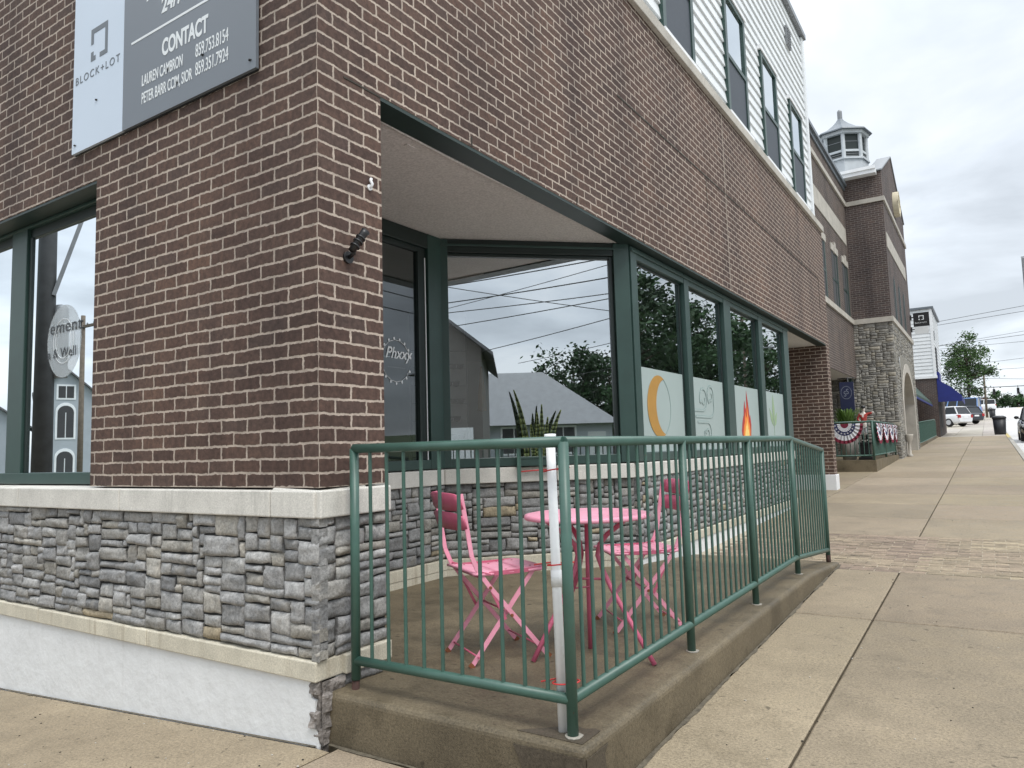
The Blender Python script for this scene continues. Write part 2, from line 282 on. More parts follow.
# ---------------------------------------------------------------- mesh helpers
OFF = {}
class MB:
    rot = 0
    def __init__(s): s.v = []; s.f = []; s.m = []; s.c = []; s.sm = []
    def face(s, pts, m=0, c=None, sm=False):
        i = len(s.v); s.v += [tuple(p) for p in pts]; s.f.append(tuple(range(i, i+len(pts)))); s.m.append(m); s.c.append(c); s.sm.append(sm)
    def box(s, x0, x1, y0, y1, z0, z1, m=0):
        x0, x1 = min(x0, x1), max(x0, x1); y0, y1 = min(y0, y1), max(y0, y1); z0, z1 = min(z0, z1), max(z0, z1)
        s.hexa([(x0, y0, z0), (x1, y0, z0), (x1, y1, z0), (x0, y1, z0), (x0, y0, z1), (x1, y0, z1), (x1, y1, z1), (x0, y1, z1)], m)
    def hexa(s, p, m=0):
        i = len(s.v); s.v += [tuple(q) for q in p]
        for f in ((3, 2, 1, 0), (4, 5, 6, 7), (0, 1, 5, 4), (1, 2, 6, 5), (2, 3, 7, 6), (3, 0, 4, 7)):
            s.f.append(tuple(i+k for k in f)); s.m.append(m); s.c.append(None); s.sm.append(False)
    def bar(s, a, b, w, h, up=(0, 0, 1), m=0):
        a, b = Vector(a), Vector(b); d = (b-a).normalized(); u = Vector(up); sx = d.cross(u)
        if sx.length < 1e-4: sx = d.cross(Vector((1, 0, 0)))
        sx.normalize(); u = sx.cross(d).normalized(); sx *= w/2; u *= h/2
        s.hexa([a-sx-u, a+sx-u, b+sx-u, b-sx-u, a-sx+u, a+sx+u, b+sx+u, b-sx+u], m)
    def tube(s, pts, r, n=10, m=0, caps=True):
        pts = [Vector(p) for p in pts]; k = len(pts); rs = r if isinstance(r, (list, tuple)) else [r]*k
        rings = []; prev = None
        for i, p in enumerate(pts):
            d = (pts[min(i+1, k-1)]-pts[max(i-1, 0)]).normalized()
            if prev is None:
                a = d.cross(Vector((0, 0, 1)))
                if a.length < 1e-3: a = d.cross(Vector((1, 0, 0)))
            else: a = prev-d*prev.dot(d)
            a.normalize(); prev = a; b = d.cross(a)
            i0 = len(s.v); rings.append(i0)
            for j in range(n):
                t = 2*math.pi*j/n; s.v.append(tuple(p+(a*math.cos(t)+b*math.sin(t))*rs[i]))
        for i in range(k-1):
            for j in range(n):
                a0, b0 = rings[i], rings[i+1]
                s.f.append((a0+j, b0+j, b0+(j+1) % n, a0+(j+1) % n)); s.m.append(m); s.c.append(None); s.sm.append(True)
        if caps:
            s.f.append(tuple(rings[0]+j for j in range(n))); s.m.append(m); s.c.append(None); s.sm.append(False)
            s.f.append(tuple(rings[-1]+n-1-j for j in range(n))); s.m.append(m); s.c.append(None); s.sm.append(False)
    def lathe(s, prof, c, n=24, m=0, sm=True):
        c = Vector(c); rings = []
        for r, z in prof:
            rings.append(len(s.v))
            for j in range(n):
                t = 2*math.pi*j/n+s.rot; s.v.append((c.x+r*math.cos(t), c.y+r*math.sin(t), c.z+z))
        for i in range(len(prof)-1):
            a0, b0 = rings[i], rings[i+1]
            for j in range(n):
                s.f.append((a0+j, a0+(j+1) % n, b0+(j+1) % n, b0+j)); s.m.append(m); s.c.append(None); s.sm.append(sm)
        for ri, rev in ((rings[0], True), (rings[-1], False)):
            f = [ri+j for j in range(n)]
            s.f.append(tuple(f[::-1] if rev else f)); s.m.append(m); s.c.append(None); s.sm.append(False)
    def prism(s, pts, O, U, V, t, m=0):            # polygon in a plane, thickness t along U x V
        O, U, V = Vector(O), Vector(U), Vector(V); n = U.cross(V).normalized()*t; k = len(pts); i = len(s.v)
        A = [O+U*p[0]+V*p[1] for p in pts]
        s.v += [tuple(p) for p in A]+[tuple(p+n) for p in A]
        s.f.append(tuple(i+j for j in reversed(range(k)))); s.f.append(tuple(i+k+j for j in range(k)))
        for j in range(k): s.f.append((i+j, i+(j+1) % k, i+k+(j+1) % k, i+k+j))
        s.m += [m]*(k+2); s.c += [None]*(k+2); s.sm += [False]*(k+2)
    def blob(s, c, r, seg=12, rings=8, m=0):
        c = Vector(c); rx, ry, rz = r if isinstance(r, (tuple, list)) else (r, r, r); i0 = len(s.v)
        for a in range(rings+1):
            ph = math.pi*a/rings
            for j in range(seg):
                t = 2*math.pi*j/seg; s.v.append((c.x+rx*math.sin(ph)*math.cos(t), c.y+ry*math.sin(ph)*math.sin(t), c.z+rz*math.cos(ph)))
        for a in range(rings):
            for j in range(seg):
                s.f.append((i0+a*seg+j, i0+(a+1)*seg+j, i0+(a+1)*seg+(j+1) % seg, i0+a*seg+(j+1) % seg)); s.m.append(m); s.c.append(None); s.sm.append(True)
    def build(s, name, mats, parent=None, loc=None, bevel=0, seg=2, uv=False, smooth=False, merge=False):
        if not isinstance(mats, (list, tuple)): mats = [mats]
        if parent is not None: off = OFF.get(parent.name, Vector((0, 0, 0)))
        elif loc is not None: off = Vector(loc)
        else:
            xs = [p[0] for p in s.v]; ys = [p[1] for p in s.v]; zs = [p[2] for p in s.v]
            off = Vector(((min(xs)+max(xs))/2, (min(ys)+max(ys))/2, min(zs)))
        me = bpy.data.meshes.new(name)
        me.from_pydata([(p[0]-off.x, p[1]-off.y, p[2]-off.z) for p in s.v], [], s.f)
        for x in mats: me.materials.append(x)
        for p, mi, sm in zip(me.polygons, s.m, s.sm): p.material_index = mi; p.use_smooth = sm or smooth
        if any(c is not None for c in s.c):
            ca = me.color_attributes.new('Col', 'FLOAT_COLOR', 'CORNER')
            for p, c in zip(me.polygons, s.c):
                cc = (*(c or (1, 1, 1)), 1)
                for li in p.loop_indices: ca.data[li].color = cc
        if uv:
            ul = me.uv_layers.new(name='UVMap')
            for p in me.polygons:
                n = p.normal; ax = max(range(3), key=lambda k: abs(n[k]))
                for li, vi in zip(p.loop_indices, p.vertices):
                    q = s.v[vi]
                    ul.data[li].uv = (q[1]+.1016, q[2]-1.12) if ax == 0 else ((-q[0], q[2]-1.12) if ax == 1 else (q[1]+.1016, q[0]))
        if merge:
            b = bmesh.new(); b.from_mesh(me); bmesh.ops.remove_doubles(b, verts=b.verts, dist=1e-5); bmesh.ops.recalc_face_normals(b, faces=b.faces); b.to_mesh(me); b.free()
        me.update()
        o = bpy.data.objects.new(name, me); COL.objects.link(o)
        if parent is not None: o.parent = parent
        else: o.location = off
        OFF[o.name] = off
        if bevel:
            bm = o.modifiers.new('edge', 'BEVEL'); bm.width = bevel; bm.segments = seg; bm.limit_method = 'ANGLE'; bm.angle_limit = R(35)
        return o
def tag(o, label=None, cat=None, group=None, kind=None):
    for k, v in (('label', label), ('category', cat), ('group', group), ('kind', kind)):
        if v: o[k] = v
    return o
def thing(name, loc, label, cat, group=None):
    o = bpy.data.objects.new(name, None); COL.objects.link(o); o.location = loc; o.empty_display_size = .2
    OFF[o.name] = Vector(loc); return tag(o, label, cat, group)
def dup(o, loc=None, rz=None, label=None, parent=None, scale=None):
    c = o.copy(); COL.objects.link(c); c.parent = parent
    if loc is not None: c.location = loc
    if rz is not None: c.rotation_euler = (0, 0, rz)
    if scale is not None: c.scale = scale if isinstance(scale, (tuple, list)) else (scale,)*3
    if label: c['label'] = label
    for ch in list(o.children): dup(ch, parent=c)
    return c
def text(name, s, size, O, U, V, m, parent, bold=0, xs=1.0, align='LEFT', depth=.0015, space=1.0, shear=0):
    cu = bpy.data.curves.new('txt', 'FONT'); cu.body = s; cu.size = size; cu.offset = bold; cu.extrude = depth/2; cu.align_x = align; cu.space_character = space; cu.shear = shear
    t = bpy.data.objects.new('txt', cu); COL.objects.link(t)
    bpy.context.view_layer.update(); dg = bpy.context.evaluated_depsgraph_get()
    me = bpy.data.meshes.new_from_object(t.evaluated_get(dg)); bpy.data.objects.remove(t)
    O, U, V = Vector(O), Vector(U), Vector(V); n = U.cross(V); off = OFF.get(parent.name, Vector((0, 0, 0)))
    for v in me.vertices: v.co = O+U*(v.co.x*xs)+V*v.co.y+n*(v.co.z+depth/2)-off
    me.materials.clear(); me.materials.append(m); me.name = name
    o = bpy.data.objects.new(name, me); COL.objects.link(o); o.parent = parent; OFF[o.name] = off
    return o

# ---------------------------------------------------------------- ground
GY = [(-200, 0), (0, 0.0), (5, .115), (13, .317), (23, .625), (46, 1.317), (67, 2.05), (110, 3.85), (190, 7.3), (260, 8.6), (600, 10)]
def interp(t, y):
    if y <= t[0][0]: return t[0][1]
    for (a, b), (c, d) in zip(t, t[1:]):
        if y <= c: return b+(d-b)*(y-a)/(c-a)
    return t[-1][1]
def g(x, y):
    w = 1 if y <= 0 else max(0, 1-y/2)
    return interp(GY, y)+.068*max(min(x, 0), -50)*w
YB = [a for a, _ in GY]+[2]
def sheet(mb, xs, ys, dz, m=0):
    xs = sorted(set(xs)); ys = sorted(set(list(ys)+[b for b in YB if min(ys) < b < max(ys)]))
    for x0, x1 in zip(xs, xs[1:]):
        for y0, y1 in zip(ys, ys[1:]):
            mb.face([(x0, y0, g(x0, y0)+dz), (x1, y0, g(x1, y0)+dz), (x1, y1, g(x1, y1)+dz), (x0, y1, g(x0, y1)+dz)], m)
SRND = random.Random(41)
def slab(mb, x0, x1, y0, y1, dz=0, t=.09, gap=.0055, ch=.008, m=0):
    tn = SRND.uniform(.88, 1.08); tc_ = (tn, tn*SRND.uniform(.97, 1.0), tn*SRND.uniform(.93, 1.01)); td = tuple(q*.7 for q in tc_)
    x0 += gap; x1 -= gap; y0 += gap*1.7; y1 -= gap*1.7
    ys = sorted(set([y0, y1]+[b for b in YB if y0 < b < y1])); xs = sorted(set([x0, x1]+([0] if x0 < 0 < x1 else [])))
    def ix(v, lo, hi, d): return min(max(v, lo+d), hi-d)
    for a, b in zip(xs, xs[1:]):
        for c, d in zip(ys, ys[1:]):
            A, B, C, D = [(ix(px, x0, x1, ch), ix(py, y0, y1, ch)) for px, py in ((a, c), (b, c), (b, d), (a, d))]
            mb.face([(*q, g(*q)+dz) for q in (A, B, C, D)], m, tc_)
    def edge(px, py, qx, qy, nx, ny):
        a, b = (ix(px, x0, x1, ch), ix(py, y0, y1, ch)), (ix(qx, x0, x1, ch), ix(qy, y0, y1, ch))
        o0, o1 = (px, py, g(px, py)+dz-ch*.7), (qx, qy, g(qx, qy)+dz-ch*.7)
        mb.face([(*a, g(*a)+dz), o0, o1, (*b, g(*b)+dz)], m, tc_)
        mb.face([o0, (o0[0], o0[1], o0[2]-t), (o1[0], o1[1], o1[2]-t), o1], m, td)
    for a, b in zip(ys, ys[1:]):
        edge(x0, b, x0, a, -1, 0); edge(x1, a, x1, b, 1, 0)
    for a, b in zip(xs, xs[1:]):
        edge(a, y0, b, y0, 0, -1); edge(b, y1, a, y1, 0, 1)
tb = MB(); sheet(tb, [-300, -120, -50, -20, 0, 3.4, 13, 30, 80, 400], [-200, -60, -20, -5, 0, 300, 600], -.2); tag(tb.build('ground', M['grassy'], loc=(0, 0, 0)), kind='structure')
tb = MB(); sheet(tb, [-60, -50, -20, -8, 0, 1.3, 3.35], [-4.5, -1, 0, .1], -.06); sheet(tb, [-1, 0, 1.3, 3.35], [.1, 5.5, 120], -.06); tag(tb.build('pavement_bed', M['soil'], loc=(0, 0, 0)), kind='structure')
sw = MB()
XJ = 1.80
for x0, x1 in ((-60, -12), (-12, -9), (-9, -6.2), (-6.2, -3.4), (-3.4, .075)): slab(sw, x0, x1, -2.0, -.004)
for x0, x1 in ((-60, -12), (-12, -6.2), (-6.2, -3.4), (-3.4, .075)): slab(sw, x0, x1, -4.5, -2.0)
slab(sw, .075, 1.29, -2.0, .038); slab(sw, .075, 1.29, -4.5, -2.0)
for y0, y1 in ((-4.5, -1.2), (-1.2, 3.16), (3.16, 4.9)):
    slab(sw, 1.29, XJ, y0, y1); slab(sw, XJ, 3.25, y0, y1)
yj = [7.08, 8.75, 10.5, 12.2, 14, 15.8, 17.5]
for y0, y1 in zip(yj, yj[1:]):
    slab(sw, .10, XJ, y0, y1); slab(sw, XJ, 3.25, y0, y1); slab(sw, -.75, .10, y0, y1)
yj = [17.5, 19.6, 21.8, 24, 26.4, 28.8, 31.4, 34, 37, 40, 43.6]
for y0, y1 in zip(yj, yj[1:]):
    slab(sw, .10, XJ, y0, y1); slab(sw, XJ, 3.25, y0, y1); slab(sw, -2.2, .10, y0, y1)
tag(sw.build('sidewalk', M['walk'], loc=(0, 0, 0)), kind='structure')
sw = MB(); yj = [43.6, 48, 52, 56, 61, 67, 73, 80, 88, 97, 108, 120, 140, 165, 190]
for y0, y1 in zip(yj, yj[1:]):
    slab(sw, .9, 2.2, y0, y1); slab(sw, 2.2, 3.25, y0, y1)
slab(sw, -8, .9, 52.2, 60); slab(sw, -8, .9, 60, 80); slab(sw, -8, .9, 43.6, 52.2)
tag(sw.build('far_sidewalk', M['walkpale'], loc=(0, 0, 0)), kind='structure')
# brick pavers: every paver its own little block in the one band
pv = MB(); rnd = random.Random(5)
y = 4.91; row = 0
while y < 7.06:
    x = .0+(.1 if row % 2 else 0)
    while x < 3.22:
        x1 = min(x+.2, 3.24); dz = rnd.uniform(-.004, .003)
        if not (x < XJ < x1-.02) or True:
            k = rnd.uniform(.8, 1.2)
            worn = x > XJ+.02
            wv = noise.noise(Vector((x*1.3, y*1.6, 4)))+(.25 if worn else -.35); f_ = max(0, min(1, .5+wv)); base = tuple(p*(1-f_)+q*f_ for p, q in zip((.235, .178, .135), (.30, .245, .168)))
            a, b, c, d = x+.003, x1-.003, y+.002, y+.1005
            i = [(a, c), (b, c), (b, d), (a, d)]
            pv.face([(px, py, g(px, py)+dz) for px, py in i], 0, tuple(q*k for q in base))
            for (p, q) in zip(i, i[1:]+i[:1]): pv.face([(p[0], p[1], g(*p)+dz), (p[0], p[1], g(*p)-.04), (q[0], q[1], g(*q)-.04), (q[0], q[1], g(*q)+dz)], 0, (.30, .26, .20))
        x = x1
    y += .1035; row += 1
M['paver'] = stone_mat('brick_paver', 1.0)
tag(pv.build('brick_paver_strip', M['paver'], loc=(0, 0, 0)), kind='structure')
pg = MB(); sheet(pg, [-.2, 0, 3.245], [4.9, 7.08], -.0045); tag(pg.build('paver_sand', mat('paver_joint_sand', (.40, .35, .27), .9, .2, 12), loc=(0, 0, 0)), kind='structure')
kb = MB(); ys = [-4.5, 0, 5, 13, 23, 38]
def kerb(mb, y0, y1, m=0):
    for a, b in zip(*(lambda q: (q, q[1:]))(sorted(set([y0, y1]+[k for k in YB if y0 < k < y1])))):
        p = [(3.255, a), (3.40, a), (3.40, b), (3.255, b)]
        mb.hexa([(x, yy, g(x, yy)-.25) for x, yy in p]+[(x, yy, g(x, yy)+.004) for x, yy in p], m)
kerb(kb, -4.5, 40.0); kerb(kb, 47.0, 190); kerb(kb, 40.0, 47.0, 1)
tag(kb.build('kerb', [M['kerb'], M['yellow']], loc=(0, 0, 0), bevel=.015), kind='structure')
rd = MB(); sheet(rd, [3.4, 12.6], [-80, 190, 260, 400], -.13); tag(rd.build('road', M['road'], loc=(0, 0, 0)), kind='structure')
rd = MB(); sheet(rd, [-120, -50, -20, 0, 3.39], [-12.5, -4.5], -.13); tag(rd.build('side_street', M['asphalt'], loc=(0, 0, 0)), kind='structure')
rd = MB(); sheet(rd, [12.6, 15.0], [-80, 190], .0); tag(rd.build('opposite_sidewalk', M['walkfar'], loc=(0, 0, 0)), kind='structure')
ln = MB(); sheet(ln, [7.85, 7.97], [14, 190], -.126); sheet(ln, [8.1, 8.22], [14, 190], -.126); tag(ln.build('road_centre_line', M['yellow'], loc=(0, 0, 0)), kind='structure')

gt = MB(); rnd = random.Random(77)
for k in range(260):
    x, y = (rnd.uniform(1.3, 3.2), rnd.uniform(-.6, 9)) if k % 3 else (rnd.uniform(-4, .2), rnd.uniform(-.7, -.02)); r = rnd.uniform(.0015, .005)*(1.6 if k % 17 == 0 else 1)
    if k % 4 == 0 and k % 3: x = XJ+rnd.uniform(-.02, .02)
    gt.blob((x, y, g(x, y)+r*.4), (r*rnd.uniform(.8, 1.8), r*rnd.uniform(.8, 1.6), r*.7), 5, 3, k % 2)
tag(gt.build('pavement_grit', [M['soil'], M['lime']], loc=(0, 0, 0)), kind='stuff')
gm_ = MB(); rnd = random.Random(9)
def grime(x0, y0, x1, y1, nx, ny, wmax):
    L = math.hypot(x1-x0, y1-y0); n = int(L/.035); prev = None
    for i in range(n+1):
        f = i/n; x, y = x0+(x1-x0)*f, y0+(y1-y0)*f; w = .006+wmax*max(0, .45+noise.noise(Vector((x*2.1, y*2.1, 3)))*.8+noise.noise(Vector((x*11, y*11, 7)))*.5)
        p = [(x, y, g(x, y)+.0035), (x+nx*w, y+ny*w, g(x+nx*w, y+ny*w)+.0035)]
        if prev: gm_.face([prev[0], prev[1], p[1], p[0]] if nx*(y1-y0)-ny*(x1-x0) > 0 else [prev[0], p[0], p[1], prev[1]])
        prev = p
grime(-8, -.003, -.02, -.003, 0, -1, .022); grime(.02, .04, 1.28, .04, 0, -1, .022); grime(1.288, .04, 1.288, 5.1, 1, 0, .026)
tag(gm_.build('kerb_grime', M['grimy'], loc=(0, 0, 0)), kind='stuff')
# ---------------------------------------------------------------- corner building with the patio
def stone_wall(mb, O, U, Nn, Wd, z0, z1, seed, du=.047, dv=.0205, fine=1.0, hang=(0, 0), kcol=1.0, wmax=8, tan=.015):
    rnd = random.Random(seed); O = Vector(O); U = Vector(U).normalized(); Nn = Vector(Nn).normalized(); Z = Vector((0, 0, 1))
    nu = max(1, round(Wd/du)); nv = max(1, round((z1-z0)/dv)); du = Wd/nu; dv = (z1-z0)/nv
    used = [[False]*nu for _ in range(nv)]
    pal = [(.255, .253, .248), (.285, .282, .276), (.22, .219, .217), (.31, .306, .295), (.26, .252, .236), (.295, .28, .25), (.20, .20, .20), (.275, .272, .266)]
    for j in range(nv):
        for i in range(nu):
            if used[j][i]: continue
            h = rnd.choice((2, 2, 3, 3, 3, 4, 4, 5)); w = rnd.randint(2, wmax-2)
            if h <= 2: w = rnd.randint(3, wmax)
            w = min(w, nu-i); h = min(h, nv-j)
            if nu-i-w == 1: w += 1
            if nv-j-h == 1: h += 1
            k = 0
            while k < w and not used[j][i+k]: k += 1
            w = k
            for b in range(h):
                if any(used[j+b][i+a] for a in range(w)): h = b; break
            for b in range(h):
                for a in range(w): used[j+b][i+a] = True
            gp = rnd.uniform(.0015, .0042)
            u0 = i*du+(gp if i else -hang[0]); u1 = (i+w)*du-(gp if i+w < nu else -hang[1]); v0 = z0+j*dv+gp; v1 = z0+(j+h)*dv-gp
            base = rnd.choice(pal); kk = rnd.uniform(.84, 1.22)*kcol*1.06; col = tuple(c*kk for c in base)
            if rnd.random() < tan: col = (.31*kk, .26*kk, .18*kk)
            d0 = rnd.uniform(.002, .017); nx = max(3, int((u1-u0)/.03*fine)+2); nz = max(3, int((v1-v0)/.024*fine)+2)
            tu, tv = rnd.uniform(-.008, .008), rnd.uniform(-.007, .007); sd = rnd.uniform(0, 99)
            jit = [(rnd.uniform(-.005, .005), rnd.uniform(-.006, .006)) for _ in range(4)]
            if i == 0 and hang[0]: jit[0] = (0, jit[0][1]); jit[2] = (0, jit[2][1])
            if i+w == nu and hang[1]: jit[1] = (0, jit[1][1]); jit[3] = (0, jit[3][1])
            base_i = len(mb.v)
            for b in range(nz+1):
                for a in range(nx+1):
                    fa, fb = a/nx, b/nz
                    ja = (1-fa)*(1-fb)*jit[0][0]+fa*(1-fb)*jit[1][0]+(1-fa)*fb*jit[2][0]+fa*fb*jit[3][0]
                    jb = (1-fa)*(1-fb)*jit[0][1]+fa*(1-fb)*jit[1][1]+(1-fa)*fb*jit[2][1]+fa*fb*jit[3][1]
                    uu = u0+(u1-u0)*fa+ja; vv = v0+(v1-v0)*fb+jb
                    ed = min(fa*(u1-u0) if not (i == 0 and hang[0]) else 9, (1-fa)*(u1-u0) if not (i+w == nu and hang[1]) else 9, fb*(v1-v0), (1-fb)*(v1-v0))
                    s = min(1, ed/.0045); s = s*s*(3-2*s)
                    P3 = Vector((uu*13, vv*17, sd)); nn = noise.fractal(P3*1.2, .65, 2.3, 5)
                    d = -.012+(.012+d0)*(.55+.45*s)+nn*.011*(.5+.5*s)+tu*(fa-.5)*2*s+tv*(fb-.5)*2*s
                    dc = min((uu-u0) if (i == 0 and hang[0]) else 9, (u1-uu) if (i+w == nu and hang[1]) else 9); cbl = max(0, min(1, dc/.035))
                    d = d*cbl+.012*(1-cbl)
                    if s < .99 and cbl > .99:
                        uu += noise.noise(P3*1.7)*.006; vv += noise.noise(P3*1.7+Vector((5, 5, 5)))*.005
                    mb.v.append(tuple(O+U*uu+Z*(vv-O.z)+Nn*d))
            row = nx+1
            flip = U.cross(Z).dot(Nn) < 0
            for b in range(nz):
                for a in range(nx):
                    q = base_i+b*row+a; f = (q, q+1, q+row+1, q+row)
                    mb.f.append(f[::-1] if flip else f); mb.m.append(0); mb.c.append(col); mb.sm.append(True)
            ring = [base_i+a for a in range(nx+1)]+[base_i+b*row+nx for b in range(1, nz+1)]+[base_i+nz*row+a for a in range(nx-1, -1, -1)]+[base_i+b*row for b in range(nz-1, 0, -1)]
            bi = len(mb.v)
            for q in ring: mb.v.append(tuple(Vector(mb.v[q])-Nn*.05))
            L = len(ring)
            for q in range(L):
                f = (ring[q], bi+q, bi+(q+1) % L, ring[(q+1) % L])
                mb.f.append(f[::-1] if flip else f); mb.m.append(0); mb.c.append(tuple(c*.8 for c in col)); mb.sm.append(False)
    A = O+U*(-hang[0]*0)+Z*(z0-O.z)-Nn*.014; B = O+U*Wd+Z*(z0-O.z)-Nn*.014
    mb.face([A, B, B+Z*(z1-z0), A+Z*(z1-z0)], 1)

BA, BB = Vector((-1.37, 2.62, 0)), Vector((-.15, 3.80, 0))      # diagonal shop window from the recess out to the street front
BU = (BB-BA).normalized(); BN = Vector((BU.y, -BU.x, 0)); BL = (BB-BA).length
XC = -.13; YC1 = 10.05                                           # street-front glazing
ZS0, ZS1, ZCAP, ZSOF, ZTR = .365, .985, 1.12, 3.13, 5.42
b1 = thing('brick_shop_building', (0, 0, 0), 'brown brick corner shop with stone base, green storefront windows and white siding upstairs', 'building')
mb = MB()
mb.box(-1.975, 0, 0, .43, ZCAP, ZTR); mb.box(-6, -1.975, 0, .43, 3.005, ZTR); mb.box(-9, -6, 0, .43, ZCAP, ZTR)
mb.box(-.17, 0, .43, 13.15, ZSOF, ZTR)
mb.box(-3.5, 0, 12.87, 13.15, .60, ZSOF)
mb.box(-9, -.17, 13.0, 13.15, ZSOF, ZTR)
mb.box(-1.5, -1.42, .43, 2.6, .2, ZS0)
mb.build('brick_wall', M['brick'], b1, uv=True)
mb = MB()                                                       # old sign panel outline, joints
mb.box(0, .004, 3.45, 12.5, 4.352, 4.368, 0); mb.box(0, .004, 12.488, 12.5, 3.75, 4.352, 0); mb.box(0, .004, 5.86, 5.87, 4.0, 4.35, 0)
mb.box(0, .003, 6.62, 6.635, ZSOF+.01, ZTR, 1); mb.box(0, .003, .17, .43, 3.118, 3.127, 0)
for y in (1.23, 2.6, 3.9, 5.3): mb.box(0, .003, y, y+.012, 3.135, 3.195, 0)
mb.build('wall_joint', [M['soil'], mat('tan_caulk', (.36, .31, .26), .8)], b1)
mb = MB(); mb.box(-.166, -.003, .432, 12.868, 3.108, 3.128); mb.box(-6, -1.977, .004, .4, 2.986, 3.003); mb.build('steel_lintel', M['lintel'], b1)
mb = MB(); mb.face([(-.168, .43, 3.122), (-4, .43, 3.122), (-4, 13.0, 3.122), (-.168, 13.0, 3.122)]); 
mb.build('soffit', M['soffit'], b1)
mb = MB(); mb.tube([(-.175, .5, 3.112), (-.18, 1.2, 3.108), (-.172, 2.2, 3.112)], .007, 6); mb.box(-.30, -.27, .95, 1.03, 3.117, 3.121); mb.build('soffit_edge_strip', M['soffit'], b1)
# stone base
sb = MB()
stone_wall(sb, (-4.2, 0, 0), (1, 0, 0), (0, -1, 0), 4.2, ZS0, ZS1, 11, fine=1.15, hang=(0, .012))
stone_wall(sb, (-9, 0, 0), (1, 0, 0), (0, -1, 0), 4.8, ZS0, ZS1, 12, fine=.6)
stone_wall(sb, (0, 0, 0), (0, 1, 0), (1, 0, 0), .43, ZS0, ZS1, 23, fine=1.15, hang=(.012, .0))
stone_wall(sb, (-.004, .10, 0), (0, 1, 0), (1, 0, 0), .30, -.03, .275, 31, fine=1.1, kcol=.8, wmax=6)
sb.build('stone_base', [M['stone'], M['gap']], b1)
sb = MB()
stone_wall(sb, (-1.37, .43, 0), (0, 1, 0), (1, 0, 0), 2.19, ZS0, ZS1, 43, kcol=.9)
stone_wall(sb, BA, BU, BN, BL, ZS0, ZS1, 51, kcol=.9)
stone_wall(sb, (-.115, 3.80, 0), (0, 1, 0), (1, 0, 0), YC1-3.80, ZS0, ZS1, 64, fine=.8, kcol=.9)
sb.build('recess_stone_base', [M['stone'], M['gap']], b1)
# stone cap course, in lengths with open joints
def course(mb, p0, p1, nrm, z0, z1, proj, depth, lens, slope=.0):
    p0, p1, nrm = Vector(p0), Vector(p1), Vector(nrm); U = (p1-p0).normalized(); L = (p1-p0).length; s = 0; k = 0
    while s < L-.01:
        e = min(L, s+lens[k % len(lens)]); k += 1
        if L-e < .2: e = L
        a, b = p0+U*(s+.003), p0+U*(e-.003)
        def q(p, d, z): return (p.x+nrm.x*d, p.y+nrm.y*d, z)
        mb.hexa([q(a, proj, z0), q(b, proj, z0), q(b, -depth, z0), q(a, -depth, z0), q(a, proj, z1-slope), q(b, proj, z1-slope), q(b, -depth, z1), q(a, -depth, z1)])
        s = e
cp = MB()
course(cp, (-9, 0, 0), (.0, 0, 0), (0, -1, 0), ZS1, ZCAP, .03, .30, [1.3, 1.18, 1.22], .012)
course(cp, (0, -.02, 0), (0, .445, 0), (1, 0, 0), ZS1, ZCAP, .03, .30, [2], .012)
course(cp, (-1.37, .43, 0), (-1.37, 2.62, 0), (1, 0, 0), ZS1, ZCAP, .025, .05, [1.45, 1.2], .008)
course(cp, BA, BB, BN, ZS1, ZCAP, .045, .05, [.98, .9], .008)
course(cp, (-.115, 3.80, 0), (-.115, YC1, 0), (1, 0, 0), ZS1, ZCAP, .025, .05, [1.25], .008)
cp.build('stone_cap', M['cap'], b1, bevel=.007)
cp = MB()
course(cp, (-9, 0, 0), (.0, 0, 0), (0, -1, 0), .273, ZS0, .022, .30, [1.36, 1.2], .006)
course(cp, (0, .135, 0), (0, .445, 0), (1, 0, 0), .273, ZS0, .022, .05, [.3], .006)
course(cp, (-1.37, .43, 0), (-1.37, 2.62, 0), (1, 0, 0), .273, ZS0, .022, .05, [1.2], .006)
course(cp, BA, BB, BN, .273, ZS0, .022, .05, [.98], .006)
course(cp, (-.115, 3.80, 0), (-.115, YC1, 0), (1, 0, 0), .273, ZS0, .022, .05, [1.25], .006)
cp.build('stone_band', M['band'], b1, bevel=.006)
# painted stucco foundation with a ragged right-hand end
mb = MB(); rnd = random.Random(3)
edge = [(-.055, .272), (-.05, .2), (-.028, .19), (-.03, .135), (-.05, .125), (-.012, .06), (-.004, .0), (-.012, -.05)]
pts = [(-9, -.75), (-3.2, -.3), (-.012, -.08)]+list(reversed(edge))+[(-9, .272)]
mb.prism(pts, (0, -.004, 0), (1, 0, 0), (0, 0, 1), -.05)
mb.build('stucco_foundation', M['stucco'], b1)
mb = MB(); mb.box(-.16, -.105, 3.8, YC1, .0, .272); mb.build('recess_stucco_foundation', M['stucco'], b1)
mb = MB()
mb.box(-1.4, -1.352, .43, 2.61, .19, .272); a = BA-BN*.02; q0, q1 = a, BB-BN*.02
mb.hexa([(q0.x+BN.x*k, q0.y+BN.y*k, z) if e == 0 else (q1.x+BN.x*k, q1.y+BN.y*k, z) for z in (.19, .272) for e, k in ((0, .04), (1, .04), (1, 0), (0, 0))])
mb.build('recess_kerb', M['band'], b1)
